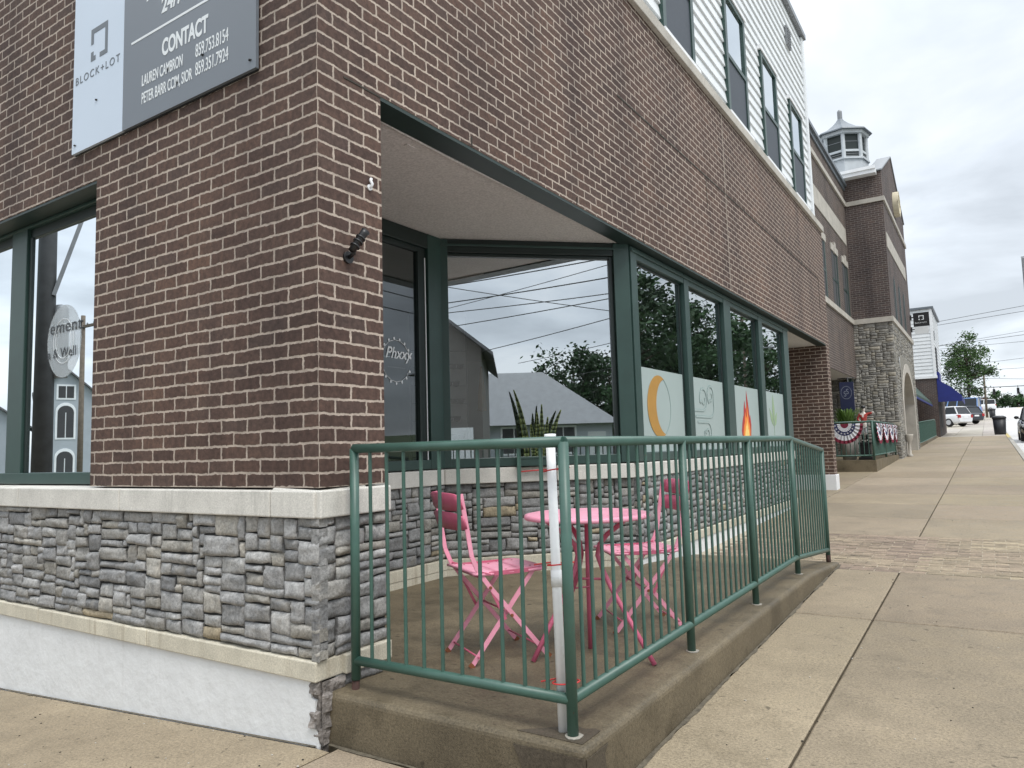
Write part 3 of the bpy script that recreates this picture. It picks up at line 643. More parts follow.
# broken corner: rough masonry left where the stucco and facing stones came off
mb = MB()
def rough(O, U, Nn, w, z0, z1, nx, nz, sd):
    O, U, Nn = Vector(O), Vector(U), Vector(Nn); i0 = len(mb.v)
    for b in range(nz+1):
        for a in range(nx+1):
            p = O+U*(w*a/nx)+Vector((0, 0, z0+(z1-z0)*b/nz)); q = p*9+Vector((sd, sd, sd)); c = noise.cell(Vector((p.x*19+p.y*16, sd, p.z*14)))
            d = noise.fractal(q, .9, 2.1, 5)*.018+c*.022+noise.fractal(p*60, .8, 2, 3)*.004
            edge = min(1, min(a, nx-a)/2, (nz-b)/2)
            p = p+Nn*(d*edge); mb.v.append(tuple(p))
    for b in range(nz):
        for a in range(nx):
            q = i0+b*(nx+1)+a; mb.f.append((q, q+1, q+nx+2, q+nx+1)); mb.m.append(0); mb.c.append(None); mb.sm.append(False)
rough((-.075, .006, 0), (1, 0, 0), (0, -1, 0), .085, -.1, .273, 14, 44, 2)
rough((.008, .004, 0), (0, 1, 0), (1, 0, 0), .14, -.1, .273, 18, 44, 7)
mb.build('broken_corner_masonry', M['rubble'], b1)
mb = MB(); mb.box(-.75, .03, 12.84, 13.17, .1, .605); mb.build('white_pier_base', M['white'], b1, bevel=.008)
# --- glazing helpers: a window is a frame with a pane inside it
def fr_box(mb, O, U, n, s0, s1, z0, z1, d0, d1, m=0):
    O, U, n = Vector(O), Vector(U), Vector(n)
    p = [(O+U*s+n*d) for s, d in ((s0, d1), (s1, d1), (s1, d0), (s0, d0))]
    mb.hexa([(q.x, q.y, z0) for q in p]+[(q.x, q.y, z1) for q in p], m)
def pane(O, U, n, s0, s1, z0, z1, d, m, parent, name='glass_pane'):
    O, U, n = Vector(O), Vector(U), Vector(n); mb = MB(); a, b = O+U*s0+n*d, O+U*s1+n*d
    mb.face([(a.x, a.y, z0), (b.x, b.y, z0), (b.x, b.y, z1), (a.x, a.y, z1)]); return mb.build(name, m, parent)
FR = [M['frame'], M['frame_shade_louver']]  # second slot: darker copy painting shade into headers and inner strips
# window on the left street
OL, UL, NL = Vector((-1.975, .17, 0)), Vector((-1, 0, 0)), Vector((0, -1, 0))
lw = MB()
for s0, s1 in ((0, .03), (1.23, 1.46), (2.70, 2.93), (3.98, 4.02)): fr_box(lw, OL, UL, NL, s0, s1, ZCAP+.0, 2.985, -.06, .03)
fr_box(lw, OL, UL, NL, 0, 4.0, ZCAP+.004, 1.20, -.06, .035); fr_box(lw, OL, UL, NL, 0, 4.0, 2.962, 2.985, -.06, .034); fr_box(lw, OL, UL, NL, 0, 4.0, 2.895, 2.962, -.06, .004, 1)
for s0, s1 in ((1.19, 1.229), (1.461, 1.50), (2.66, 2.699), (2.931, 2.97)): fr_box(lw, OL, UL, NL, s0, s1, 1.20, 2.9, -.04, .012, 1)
wl = tag(lw.build('storefront_window', FR, b1, bevel=.004), 'green framed window of the left street front')
for s0, s1 in ((.03, 1.2), (1.49, 2.67), (2.96, 3.99)): pane(OL, UL, NL, s0, s1, 1.2, 2.90, 0, M['glassL'], wl)
# oval vinyl lettering on its glass
ov = MB(); cx, cz = -2.69, 2.09
ring = [(math.cos(t*.1309)*.225, math.sin(t*.1309)*.25) for t in range(48)]
ov.prism(ring, (cx, .1692, cz), (1, 0, 0), (0, 0, 1), .003)
for rr in (.155, .12):
    k = 40
    for t in range(k):
        a, b = 2*math.pi*t/k, 2*math.pi*(t+1)/k
        ov.prism([(math.cos(a)*rr*.88, math.sin(a)*rr), (math.cos(b)*rr*.88, math.sin(b)*rr), (math.cos(b)*(rr-.004)*.88, math.sin(b)*(rr-.004)), (math.cos(a)*(rr-.004)*.88, math.sin(a)*(rr-.004))], (cx, .1660, cz), (1, 0, 0), (0, 0, 1), .002, 1)
ov.build('oval_decal', [M['oval'], M['decal']], wl)
text('decal_lettering', 'ement', .125, (cx-.19, .1652, cz+.06), (1, 0, 0), (0, 0, 1), M['lettergrey'], wl, 0, 1.25, space=1.1)
text('decal_lettering', 'a & Well', .095, (cx-.215, .1652, cz-.11), (1, 0, 0), (0, 0, 1), M['lettergrey'], wl, 0, 1.1, space=1.05)
# recess side window (A)
OA, UA, NA = Vector((-1.37, .43, 0)), Vector((0, 1, 0)), Vector((1, 0, 0))
aw = MB()
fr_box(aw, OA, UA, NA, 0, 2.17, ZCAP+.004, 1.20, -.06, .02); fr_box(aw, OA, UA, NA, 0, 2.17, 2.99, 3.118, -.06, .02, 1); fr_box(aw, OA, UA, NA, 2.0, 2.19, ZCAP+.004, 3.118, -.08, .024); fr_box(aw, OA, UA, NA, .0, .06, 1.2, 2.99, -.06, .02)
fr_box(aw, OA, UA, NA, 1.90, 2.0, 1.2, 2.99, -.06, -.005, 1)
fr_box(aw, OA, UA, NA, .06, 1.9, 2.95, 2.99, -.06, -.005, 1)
wa = tag(aw.build('storefront_window', FR, b1, bevel=.004), 'dark side window deep inside the recess')
pane(OA, UA, NA, .06, 1.9, 1.2, 2.95, -.03, M['glassA'], wa)
sc = MB(); sc.box(-1.352, -1.347, 2.385, 2.393, 1.2, 2.9); sc.build('door_edge_strip', M['white'], wa)
# script lettering with a string of little bulbs
lt = MB(); ccy, ccz = 2.07, 2.0
def bulbs(a0, a1, k, sgn):
    pts = []
    for t in range(k):
        a = R(a0+(a1-a0)*t/(k-1)); pts.append((-1.396, ccy+math.cos(a)*.17, ccz+math.sin(a)*.17))
        p = (pts[-1][1]+math.cos(a)*.008, pts[-1][2]+math.sin(a)*.012)
        lt.prism([(p[0]+math.cos(x*.785)*.010, p[1]+math.sin(x*.785)*.012) for x in range(8)], (-1.398, 0, 0), (0, 1, 0), (0, 0, 1), .002)
    lt.tube(pts, .003, 4)
bulbs(160, 12, 8, 1); bulbs(205, 335, 7, -1)
lt.build('bulb_garland_decal', M['decal'], wa)
text('decal_lettering', 'Phxxy', .13, (-1.396, ccy-.13, ccz+.02), (0, 1, 0), (0, 0, 1), M['decal'], wa, .002, .95, shear=.35)
text('decal_lettering', '- - - - - - - - -', .03, (-1.396, ccy-.1, ccz-.06), (0, 1, 0), (0, 0, 1), M['decal'], wa, 0, 1.3)
# diagonal window (B)
bw = MB()
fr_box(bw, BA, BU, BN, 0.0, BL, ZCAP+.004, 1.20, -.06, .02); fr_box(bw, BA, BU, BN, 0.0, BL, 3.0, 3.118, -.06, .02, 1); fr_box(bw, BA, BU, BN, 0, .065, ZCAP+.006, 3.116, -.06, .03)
fr_box(bw, BA, BU, BN, .0, BL, 3.055, 3.075, .02, .034)
fr_box(bw, BA, BU, BN, 1.58, BL+.03, ZCAP+.006, 3.116, -.08, .032)
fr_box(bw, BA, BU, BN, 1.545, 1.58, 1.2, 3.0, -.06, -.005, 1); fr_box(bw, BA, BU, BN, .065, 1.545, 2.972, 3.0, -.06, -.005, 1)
wb = tag(bw.build('storefront_window', FR, b1, bevel=.004), 'large diagonal window that mirrors the sky')
pane(BA, BU, BN, .065, 1.545, 1.2, 2.972, -.03, M['glassB'], wb)
# street front (C): four tall lights
OC, UC, NC = Vector((-.15, 0, 0)), Vector((0, 1, 0)), Vector((1, 0, 0))
posts = [(3.815, 3.95), (5.215, 5.355), (6.60, 6.88), (8.22, 8.42), (9.72, 10.03)]
cw = MB()
for a, b in posts: fr_box(cw, OC, UC, NC, a, b, ZCAP+.006, 3.10, -.06, .055)
fr_box(cw, OC, UC, NC, 3.82, 10.03, 1.124, 1.20, -.06, .045); fr_box(cw, OC, UC, NC, 3.82, 10.03, 2.995, 3.104, -.06, .05); fr_box(cw, OC, UC, NC, 3.82, 10.04, 3.05, 3.075, .05, .068)
for a, b in zip(posts, posts[1:]):
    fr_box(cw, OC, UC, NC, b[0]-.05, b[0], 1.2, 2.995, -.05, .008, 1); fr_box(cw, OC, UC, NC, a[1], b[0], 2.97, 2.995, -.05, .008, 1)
pt = cw.build('storefront_frame', FR, b1, bevel=.004)
wins = []
for k, (a, b) in enumerate(zip(posts, posts[1:])):
    w = pane(OC, UC, NC, a[1], b[0]-.05, 1.2, 2.97, 0, M['glassC'], b1, 'storefront_light')
    tag(w, ('tall pane with a gold crescent on frosted film', 'tall pane with a swirling wind sign on frosted film', 'tall pane with a red flame on frosted film', 'tall pane with a pale green leaf on frosted film')[k]); wins.append(w)
    fm = MB(); fr_box(fm, OC, UC, NC, a[1]+.012, b[0]-.055, 1.205, 2.005, .0015, .0035); fm.build('frosted_film', M['film'], w)
def dec(w, name, m, polys, d=.005):
    mb = MB()
    for p in polys: mb.prism(p, (-.15+d, 0, 0), (0, 1, 0), (0, 0, 1), .0015)
    return mb.build(name, m, w)
def ringpoly(cy, cz, ry, rz, wd, a0=0, a1=360, k=40):
    o = []
    for t in range(k):
        a, b = R(a0+(a1-a0)*t/k), R(a0+(a1-a0)*(t+1)/k)
        o.append([(cy+math.cos(a)*(ry-wd), cz+math.sin(a)*(rz-wd)), (cy+math.cos(a)*ry, cz+math.sin(a)*rz), (cy+math.cos(b)*ry, cz+math.sin(b)*rz), (cy+math.cos(b)*(ry-wd), cz+math.sin(b)*(rz-wd))])
    return o
mcy, mcz, mr = 4.475, 1.645, .305
dec(wins[0], 'thin_ring_decal', M['filmline'], ringpoly(mcy, mcz, mr, mr, .007))
outer = [(mcy+mr*math.cos(R(a)), mcz+mr*math.sin(R(a))) for a in range(62, 299, 6)]
inner = [(mcy+.17+.255*math.cos(R(a)), mcz+.275*math.sin(R(a))) for a in range(262, 97, -6)]
strip = []
for k in range(24):
    f0, f1 = k/24, (k+1)/24
    def at(l, f):
        x = f*(len(l)-1); i = min(int(x), len(l)-2); t = x-i; return (l[i][0]*(1-t)+l[i+1][0]*t, l[i][1]*(1-t)+l[i+1][1]*t)
    inn = inner[::-1]
    strip.append([at(outer, f0), at(outer, f1), at(inn, f1), at(inn, f0)])
dec(wins[0], 'crescent_decal', M['gold'], [p[::-1] for p in strip], .0065)
def stroke(pts, wd):
    o = []
    for a, b in zip(pts, pts[1:]):
        dx, dz = b[0]-a[0], b[1]-a[1]; L = math.hypot(dx, dz) or 1; nx, nz = -dz/L*wd/2, dx/L*wd/2
        o.append([(a[0]-nx, a[1]-nz), (b[0]-nx, b[1]-nz), (b[0]+nx, b[1]+nz), (a[0]+nx, a[1]+nz)])
    return o
def arc(cy, cz, r, a0, a1, k=16, rz=None): return [(cy+r*math.cos(R(a0+(a1-a0)*t/k)), cz+(rz or r)*math.sin(R(a0+(a1-a0)*t/k))) for t in range(k+1)]
w1 = [(5.46, 1.64), (5.78, 1.64)]+arc(5.80, 1.77, .12, -80, 200)+arc(5.80, 1.77, .055, 200, 380)
w2 = [(5.52, 1.57), (6.02, 1.57)]+arc(6.04, 1.70, .13, -70, 20)+arc(6.06, 1.82, .11, -10, 230)+arc(6.06, 1.81, .05, 230, 420)
w3 = [(5.58, 1.51), (5.90, 1.51)]+arc(5.92, 1.39, .12, 80, -190)+arc(5.91, 1.38, .05, -190, -380)
for wd, m_, d in ((.030, M['filmline'], .0055), (.017, M['film'], .0075)):
    dec(wins[1], 'wind_decal', m_, stroke(w1, wd)+stroke(w2, wd)+stroke(w3, wd), d)
fx, fz = 7.50, 1.30
def fl(s, dz, d, m_):
    p = [(-.10, -.05), (.10, -.05), (.20, .05), (.235, .2), (.20, .34), (.165, .29), (.15, .42), (.07, .66), (.045, .45), (-.01, .40), (-.03, .52), (-.08, .42), (-.10, .33), (-.16, .26), (-.22, .12), (-.19, .02)]
    dec(wins[2], 'flame_decal', m_, [[(fx+a*s, fz+dz+b*s) for a, b in p]], d)
fl(1.0, .0, .0055, M['flame_r']); fl(.74, -.01, .0068, M['flame_o']); fl(.46, -.01, .0081, M['flame_y'])
lf = []
for ang, L, wd, oy, oz in ((90, .42, .075, 9.0, 1.55), (128, .33, .06, 8.97, 1.5), (52, .27, .06, 9.03, 1.5)):
    ca, sa = math.cos(R(ang)), math.sin(R(ang))
    lf.append([(oy+ca*t*L-sa*s*wd, oz+sa*t*L+ca*s*wd) for t, s in ((0, 0), (.25, -.75), (.5, -.9), (.78, -.45), (1, 0), (.78, .45), (.5, .9), (.25, .75))])
dec(wins[3], 'leaf_decal', M['leafp'], lf+stroke([(9.0, 1.56), (9.0, 1.28)], .012))
# return wall at the end of the street glazing and the shop interior
mb = MB(); mb.box(-2.4, -.17, 10.0, 10.06, .1, 3.118); mb.build('return_frame', M['frame'], b1)
mb = MB(); mb.face([(-7, .44, 1.0), (-7, 10, 1.0), (-7, 10, 3.1), (-7, .44, 3.1)]); mb.face([(-7, 10, 1), (-.2, 9.98, 1), (-.2, 9.98, 3.1), (-7, 10, 3.1)])
mb.face([(-7, .44, 3.105), (-1.5, .44, 3.105), (-1.5, 2.6, 3.105), (-.3, 3.9, 3.105), (-.3, 10, 3.105), (-7, 10, 3.105)]); mb.build('interior_wall', M['intwall'], b1)
mb = MB(); mb.face([(-7, .44, .98), (-1.40, .44, .98), (-1.40, 2.6, .98), (-.2, 3.9, .98), (-.2, 10, .98), (-7, 10, .98)]); mb.build('interior_floor', mat('shop_floor', (.40, .37, .33), .5), b1)
# upper storey: stone belt, clapboards, windows
mb = MB(); course(mb, (0, -.04, 0), (0, 13.17, 0), (1, 0, 0), ZTR, 5.56, .05, .25, [1.2, 1.1, 1.3], .02); course(mb, (-9, 0, 0), (-.06, 0, 0), (0, -1, 0), ZTR, 5.56, .05, .25, [1.2], .02)
mb.build('stone_belt', M['lime'], b1, bevel=.006)
mb = MB(); z = 5.56
while z < 9.2:
    mb.hexa([(-.032, -.03, z), (-.032, 12.62, z), (-.3, 12.62, z), (-.3, -.03, z), (-.057, -.03, z+.168), (-.057, 12.62, z+.168), (-.3, 12.62, z+.168), (-.3, -.03, z+.168)])
    mb.hexa([(-9, -.015+.05, z), (-.04, -.015+.05, z), (-.04, .3, z), (-9, .3, z), (-9, .055, z+.168), (-.04, .055, z+.168), (-.04, .3, z+.168), (-9, .3, z+.168)]); z += .168
mb.build('clapboard_siding', M['siding'], b1)
mb = MB(); mb.box(-.32, -.012, 12.56, 12.68, 5.56, 9.26); mb.build('corner_board', M['white'], b1, bevel=.004); mb = MB(); mb.box(-.06, -.012, -.04, .08, 5.56, 9.26); mb.build('corner_board', M['white'], b1, bevel=.004)
mb = MB(); mb.box(-9, -.01, 12.5, 12.66, 5.4, 9.24); mb.build('upper_end_wall', M['siding'], b1)
mb = MB(); mb.box(-9, .03, -.08, 12.72, 9.26, 9.36); mb.build('roof_edge', M['grey'], b1)
for k, y in enumerate((2.7, 4.74, 7.06, 8.96, 10.94)):
    y1 = y+1.0; mb = MB()
    for a, b, c, d in ((y, y+.09, 5.60, 7.34), (y1-.09, y1, 5.60, 7.34), (y+.09, y1-.09, 7.27, 7.34), (y+.09, y1-.09, 5.60, 5.66), (y+.09, y1-.09, 6.40, 6.46)): mb.box(-.06, -.005, a, b, c, d, 0)
    mb.box(-.05, .01, y-.05, y1+.05, 7.34, 7.40, 1); mb.box(-.05, .035, y-.06, y1+.06, 5.56, 5.60, 1)
    w = mb.build('sash_window', [M['frame'], M['white']], b1)
    q = MB(); q.box(-.05, -.032, y+.09, y1-.09, 6.46, 7.27); q.build('upper_sash', M['glassup'], w)
    q = MB(); q.box(-.05, -.022, y+.09, y1-.09, 5.66, 6.40); q.build('screened_lower_sash', M['screen'], w)
    q = MB(); q.box(-.07, -.052, y+.1, y1-.1, 5.66, 7.27); q.build('curtain', M['housewhite'] if k % 2 else M['intwall'], w)
mb = MB(); mb.box(-.04, .0, 11.06, 11.36, 8.42, 8.78); 
for k in range(6): mb.box(-.02, .012, 11.08, 11.34, 8.45+k*.055, 8.47+k*.055)
mb.build('wall_vent', M['grey'], b1)
# ---------------------------------------------------------------- raised patio with its kerb
top = [(.045, .22), (1.0, .22), (2.0, .22), (3.0, .222), (3.88, .22), (4.5, .18), (5.18, .128)]
pm = MB(); XE = 1.285
for (y0, z0), (y1, z1) in zip(top, top[1:]):
    for x0, x1 in ((-1.45, 0.0), (.0, .6), (.6, XE)):
        if False: continue
        pm.face([(x0, y0, z0), (x1, y0, z0), (x1, y1, z1), (x0, y1, z1)])
    pm.face([(XE, y0, z0), (XE, y0, -.2), (XE, y1, -.2), (XE, y1, z1)])
pm.face([(0, .045, -.2), (.6, .045, -.2), (.6, .045, .22), (0, .045, .22)]); pm.face([(.6, .045, -.2), (XE, .045, -.2), (XE, .045, .22), (.6, .045, .22)])
pm.face([(0, .045, .22), (0, 1.0, .22), (-1.45, 1.0, .22), (-1.45, .045, .22)][:3]) if False else None
pm.face([(-1.45, 5.18, .128), (XE, 5.18, .128), (XE, 5.18, -.2), (-1.45, 5.18, -.2)])

pat = pm.build('patio_slab', M['patio'], loc=(0, 0, 0), bevel=.03, seg=4, merge=True); tag(pat, kind='structure')
rnd = random.Random(12); j = lambda a: rnd.uniform(-a, a)
mb = MB(); mb.prism([(0, .186)]+[(0, -.2), (.15, -.2)]+[(.16+j(.02), z) for z in (-.1, -.02, .06, .12, .16)]+[(.17, .187)], (XE+.0015, .045, 0), (0, 1, 0), (0, 0, 1), .003)
mb.prism([(XE, .186)]+[(XE-.30+.05*t+j(.008), .186) for t in (0,)]+[(XE-.27+j(.02), z) for z in (.14, .09, .03, -.04, -.1)]+[(XE-.2, -.2), (XE, -.2)], (0, .0435, 0), (1, 0, 0), (0, 0, 1), .0025)
mb.prism([(.98, .076), (1.256, .076), (1.256, .22)]+[(1.256-.03*t, .22+j(.02)) for t in range(1, 5)]+[(1.08+j(.02), .17), (1.03, .12)], (0, 0, .2203), (1, 0, 0), (0, 1, 0), .0025)
mb.build('concrete_repair_patch', M['patch'], pat)
# drill patches round the post feet
mb = MB()
for x, y, z in ((1.193, .123, .2242), (1.193, 1.388, .2212), (1.193, 2.615, .2212), (1.193, 3.857, .2212)):
    mb.prism([(x+math.cos(t*.524)*(.035+.006*math.sin(t*7)), y+math.sin(t*.524)*(.035+.006*math.cos(t*5))) for t in range(12)], (0, 0, z), (1, 0, 0), (0, 1, 0), .003)
mb.build('post_grout', mat('post_grout_grey', (.30, .28, .24), .9, .2, 40), pat)

# ---------------------------------------------------------------- patio railing
rl = thing('patio_railing', (1.193, .123, .22), 'green tubular metal railing with vertical bars round the raised patio', 'railing')
ZT, ZBR = 1.292, .352; XR, YR = 1.193, .123
RY = [.123, 1.388, 2.615, 3.857, 5.13]
def post(x, y, z0, z1, nm='post'):
    mb = MB(); mb.tube([(x, y, z0), (x, y, z1)], .021, 16); return mb.build(nm, M['green'], rl)
post(.085, .135, .262, ZT); post(XR, YR, .215, ZT)
post(XR, RY[1], .215, ZT); post(XR, RY[2], .215, ZT); post(XR, RY[3], .215, ZT); post(XR, RY[4], .10, 1.18)
mb = MB(); mb.tube([(.078, .128, .09), (.085, .135, .265)], .017, 12); mb.build('rusty_post_stub', M['oldrust'], rl)
mb = MB(); mb.tube([(XR, RY[4], .10), (XR, RY[4], .2)], .0215, 12); mb.build('rusty_post_foot', M['oldrust'], rl)
mb = MB(); mb.tube([(.085, .135, ZT), (XR, YR, ZT)], .021, 16); mb.build('top_rail', M['green'], rl)
mb = MB(); mb.tube([(XR, YR, ZT), (XR, RY[3]-.03, ZT), (XR, RY[3], ZT-.001), (XR, RY[3]+.03, ZT-.006), (XR, RY[4], 1.178)], .021, 16); mb.build('top_rail', M['green'], rl)
mb = MB(); mb.tube([(.085, .135, .345), (XR, YR, ZBR)], .0205, 16); mb.build('bottom_rail', M['green'], rl)
mb = MB(); mb.tube([(XR, YR, ZBR), (XR, RY[3]-.04, ZBR), (XR, RY[3]+.02, ZBR-.006), (XR, RY[4]+.01, ZBR-.108)], .0205, 16); mb.build('bottom_rail', M['green'], rl)
def baluster(x, y, z0, z1):
    mb = MB(); mb.tube([(x, y, z0), (x, y, z1)], .0082, 8, caps=False); mb.build('baluster', M['green'], rl)
for k in range(1, 11):
    f = k/11; baluster(.085+(XR-.085)*f, .135+(YR-.135)*f, .347, ZT-.01)
for a, b in zip(RY, RY[1:]):
    n = round((b-a)/.0985)
    for k in range(1, n):
        y = a+(b-a)*k/n; d = max(0, (y-RY[3])/(RY[4]-RY[3])); baluster(XR, y, ZBR-.108*d, ZT-.01-.112*d)
# white pipe tied to the corner post
pv_ = thing('white_pipe', (1.135, .145, .22), 'white plastic pipe leaning on the corner post of the patio railing', 'pipe')
P0, P1 = Vector((1.137, .150, .222)), Vector((1.090, .205, 1.318))
mb = MB(); mb.tube([P0, P1], .0185, 18); mb.build('pipe', M['pvc'], pv_)
mb = MB(); a = P0.lerp(P1, .475); b = P0.lerp(P1, .53); mb.tube([a, b], .0215, 18); mb.build('coupling', M['pvc'], pv_)
mb = MB(); mb.tube([P1-(P1-P0).normalized()*.012, P1+(P1-P0).normalized()*.006], .0235, 18); mb.build('end_cap', M['pvc'], pv_)
for f, tl in ((.165, .05), (.555, .06), (.88, .12)):
    p = P0.lerp(P1, f); mb = MB(); ring = [(p.x+.028+math.cos(t*.3927)*.055, p.y-.012+math.sin(t*.3927)*.036, p.z+.008*math.cos(t*.3927)) for t in range(17)]
    mb.tube(ring, .0028, 6, caps=False); mb.tube([(p.x-.02, p.y+.012, p.z), (p.x-.02-tl, p.y-.03, p.z-.008)], .0028, 6); mb.build('cable_tie', M['redtie'], pv_)

# ---------------------------------------------------------------- folding bistro chairs and table
def chair(name, label):
    c = thing(name, (0, 0, 0), label, 'chair', 'pink folding chairs at the patio table')   # faces +x at its own origin
    w = .185
    # seat: three pressed-metal slats across, hourglass outline
    for k, (x0, x1) in enumerate(((-.185, -.052), (-.045, .088), (.095, .225))):
        def hw(x): return .178+.030*((x-.02)/.2)**2 if x < .2 else .195
        n = 5; mb = MB(); up = []
        for i in range(n+1):
            x = x0+(x1-x0)*i/n; t = (x+.185)/.41; zc = .452-.012*math.sin(math.pi*t)+(.0 if x < .18 else -.35*(x-.18)*(x-.18)*10)
            r = 1-.10*abs(2*i/n-1)**3*(1 if k in (0, 2) else .5)
            up.append([(x, -hw(x)*r, zc-.003), (x, -hw(x)*.6, zc), (x, 0, zc+.001), (x, hw(x)*.6, zc), (x, hw(x)*r, zc-.003)])
        for a, b in zip(up, up[1:]):
            for i in range(4): mb.face([a[i], b[i], b[i+1], a[i+1]], 0, None, True)
        o = mb.build('seat_slat', M['pink'], c, merge=True); s = o.modifiers.new('t', 'SOLIDIFY'); s.thickness = .012; s.offset = -1
    # back slats
    for z0, z1, xo in ((.655, .74, -.232), (.75, .838, -.25)):
        mb = MB(); rows = []
        for i in range(9):
            y = -.208+.416*i/8; bow = -.022*(1-(y/.208)**2); lip = .008*(abs(y)/.208)**6
            rows.append([(xo+bow+.006, y, z0+lip*1.5), (xo+bow-.002, y, (z0+z1)/2), (xo+bow-.012, y, z1-lip*2)])
        for a, b in zip(rows, rows[1:]):
            for i in range(2): mb.face([a[i], b[i], b[i+1], a[i+1]], 0, None, True)
        o = mb.build('back_slat', M['pinkd'], c, merge=True); s = o.modifiers.new('t', 'SOLIDIFY'); s.thickness = .009; s.offset = 0
    for s in (-1, 1):
        mb = MB(); y = s*w; pts = [(-.245, y, .835), (-.215, y, .66), (-.195, y, .53), (-.165, y, .46), (-.11, y, .385), (.215, y, .0)]
        for a, b in zip(pts, pts[1:]): mb.bar(a, b, .007, .022, (1, 0, 0))
        mb.build('back_leg', M['pink'], c)
        mb = MB(); y2 = s*(w-.022); mb.bar((.155, y2, .44), (-.20, y2, .0), .007, .022, (1, 0, 0)); mb.build('front_leg', M['pink'], c)
        mb = MB(); mb.bar((.205, y, .012), (.221, y, -.002), .013, .026, (1, 0, 0)); mb.build('foot_cap', M['rust'], c); mb = MB(); mb.bar((-.19, y2, .012), (-.206, y2, -.002), .013, .026, (1, 0, 0)); mb.build('foot_cap', M['rust'], c)
        mb = MB(); mb.bar((-.10, s*(w-.01), .437), (.19, s*(w-.01), .437), .006, .02); mb.bar((-.16, y, .455), (-.10, y, .437), .007, .02, (0, 1, 0)); mb.build('seat_rail', M['pinkd'], c)
        mb = MB(); mb.bar((-.10, y, .37), (-.02, y, .21), .004, .014, (1, 0, 0)); mb.build('stay', M['pinkd'], c)
    mb = MB()
    mb.tube([(-.165, -w, .045), (-.165, w, .045)], .0045, 8); mb.tube([(.165, -w, .06), (.165, w, .06)], .0045, 8)
    mb.tube([(-.13, -w, .415), (-.13, w, .415)], .005, 8); mb.tube([(-.16, -w, .44), (-.16, w, .44)], .005, 8); mb.tube([(.017, -w, .235), (.017, w, .235)], .005, 8)
    mb.build('cross_rod', M['pinkd'], c)
    for s in (-1, 1):
        mb = MB(); mb.tube([(.012, s*(w+.002), .227), (.012, s*(w+.009), .227)], .008, 8); mb.build('pivot_bolt', M['rust'], c)
        mb = MB(); mb.tube([(-.10, s*(w+.002), .372), (-.10, s*(w+.009), .372)], .008, 8); mb.build('pivot_bolt', M['rust'], c)
    for x in (-.118, .022, .16):
        for yy in (-.11, .11): mb = MB(); mb.lathe([(.006, 0), (.006, .0012)], (x, yy, .4525-.012*math.sin(math.pi*(x+.185)/.41)), 8); mb.build('slat_rivet', M['rust'], c)
    return c
ch1 = chair('bistro_chair', 'pink folding metal chair standing left of the table with its back to the corner pier')
ch1.location = (.325, .885, .222); ch1.rotation_euler = (0, 0, math.atan2(.86, .52))
ch2 = dup(ch1, (.74, 1.80, .222), math.atan2(-.66, -.72), 'pink folding metal chair on the far side of the table, beyond the tabletop')
tb_ = thing('bistro_table', (.755, 1.13, .22), 'round pink folding metal table between two pink chairs', 'table')
mb = MB(); mb.lathe([(.0, .690), (.29, .690), (.322, .684), (.327, .692), (.322, .705), (.30, .709), (0, .709)], (.755, 1.13, .22), 48); mb.build('tabletop', M['pink'], tb_)
def tleg(foot, name='leg'):
    f = Vector((foot[0], foot[1], .222)); c = Vector((.755, 1.13, 0)); d = Vector((f.x-c.x, f.y-c.y, 0)); dl = max(d.length, .05); d.normalize()
    pts = []
    for t, r in ((0, 1.0), (.25, .68), (.5, .36), (.62, .24), (.72, .2), (.80, .25), (.88, .42), (.95, .66), (1, .80)):
        rr = r*dl if t < .65 else r*.30; z = .222+t*.686; pts.append((c.x+d.x*rr, c.y+d.y*rr, z))
    mb = MB(); mb.tube(pts, .0125, 10); return mb.build(name, M['pinkd'], tb_)
tleg((1.122, 1.073)); tleg((.574, .853)); tleg((.45, 1.30)); 
mb = MB(); mb.tube([(.715, 1.20, .222), (.735, 1.165, .6), (.74, 1.16, .908)], .0135, 10); mb.build('leg', M['pinkd'], tb_)
mb = MB(); mb.tube([(.72, 1.07, .60), (.835, 1.11, .60)], .006, 8); mb.tube([(.70, 1.07, .55), (.76, 1.15, .55)], .004, 8); mb.build('cross_bar', M['pinkd'], tb_)

# ---------------------------------------------------------------- things on the walls
sg = thing('leasing_sign', (-1.33, -.02, 3.22), 'grey and white leasing sign board screwed to the brick wall', 'sign')
mb = MB(); mb.box(-2.242, -1.652, -.025, -.008, 3.222, 4.9); mb.build('logo_panel', M['signwhite'], sg)
mb = MB(); mb.box(-1.650, -.417, -.025, -.008, 3.222, 4.9); mb.build('text_panel', M['signgrey'], sg)
mb = MB(); mb.box(-2.236, -.424, -.0075, -.001, 3.215, 4.9); mb.build('backing', M['black'], sg)
UX, UZ = (1, 0, 0), (0, 0, 1)
def sgn(s, cap, x, x1, z, m=M['decal'], bold=0, sp=1):          # cap = letter height, x..x1 = printed width
    o = text('lettering', s, 1, (0, 0, 0), UX, UZ, m, sg, bold, 1, 'LEFT', .001, sp); vs_ = o.data.vertices; off = OFF['leasing_sign']
    a = min(v.co.x for v in vs_)+off.x; b = max(v.co.x for v in vs_)+off.x; k = (x1-x)/(b-a)
    for v in vs_: q = v.co+off; v.co = Vector((x+(q.x-a)*k, -.0255-(.0012 if abs(q.y) > .0005 else 0), z+q.z*cap/.70))-off
sgn('CONTACT', .094, -1.245, -.815, 3.555, bold=.035)
sgn('LAUREN CAMBRON', .066, -1.445, -1.045, 3.435, bold=.012); sgn('859.753.8154', .074, -.925, -.64, 3.44, bold=.006)
sgn('PETER BARR CCIM, SIOR', .066, -1.445, -.955, 3.328, bold=.012); sgn('859.351.7924', .074, -.925, -.64, 3.335, bold=.006)
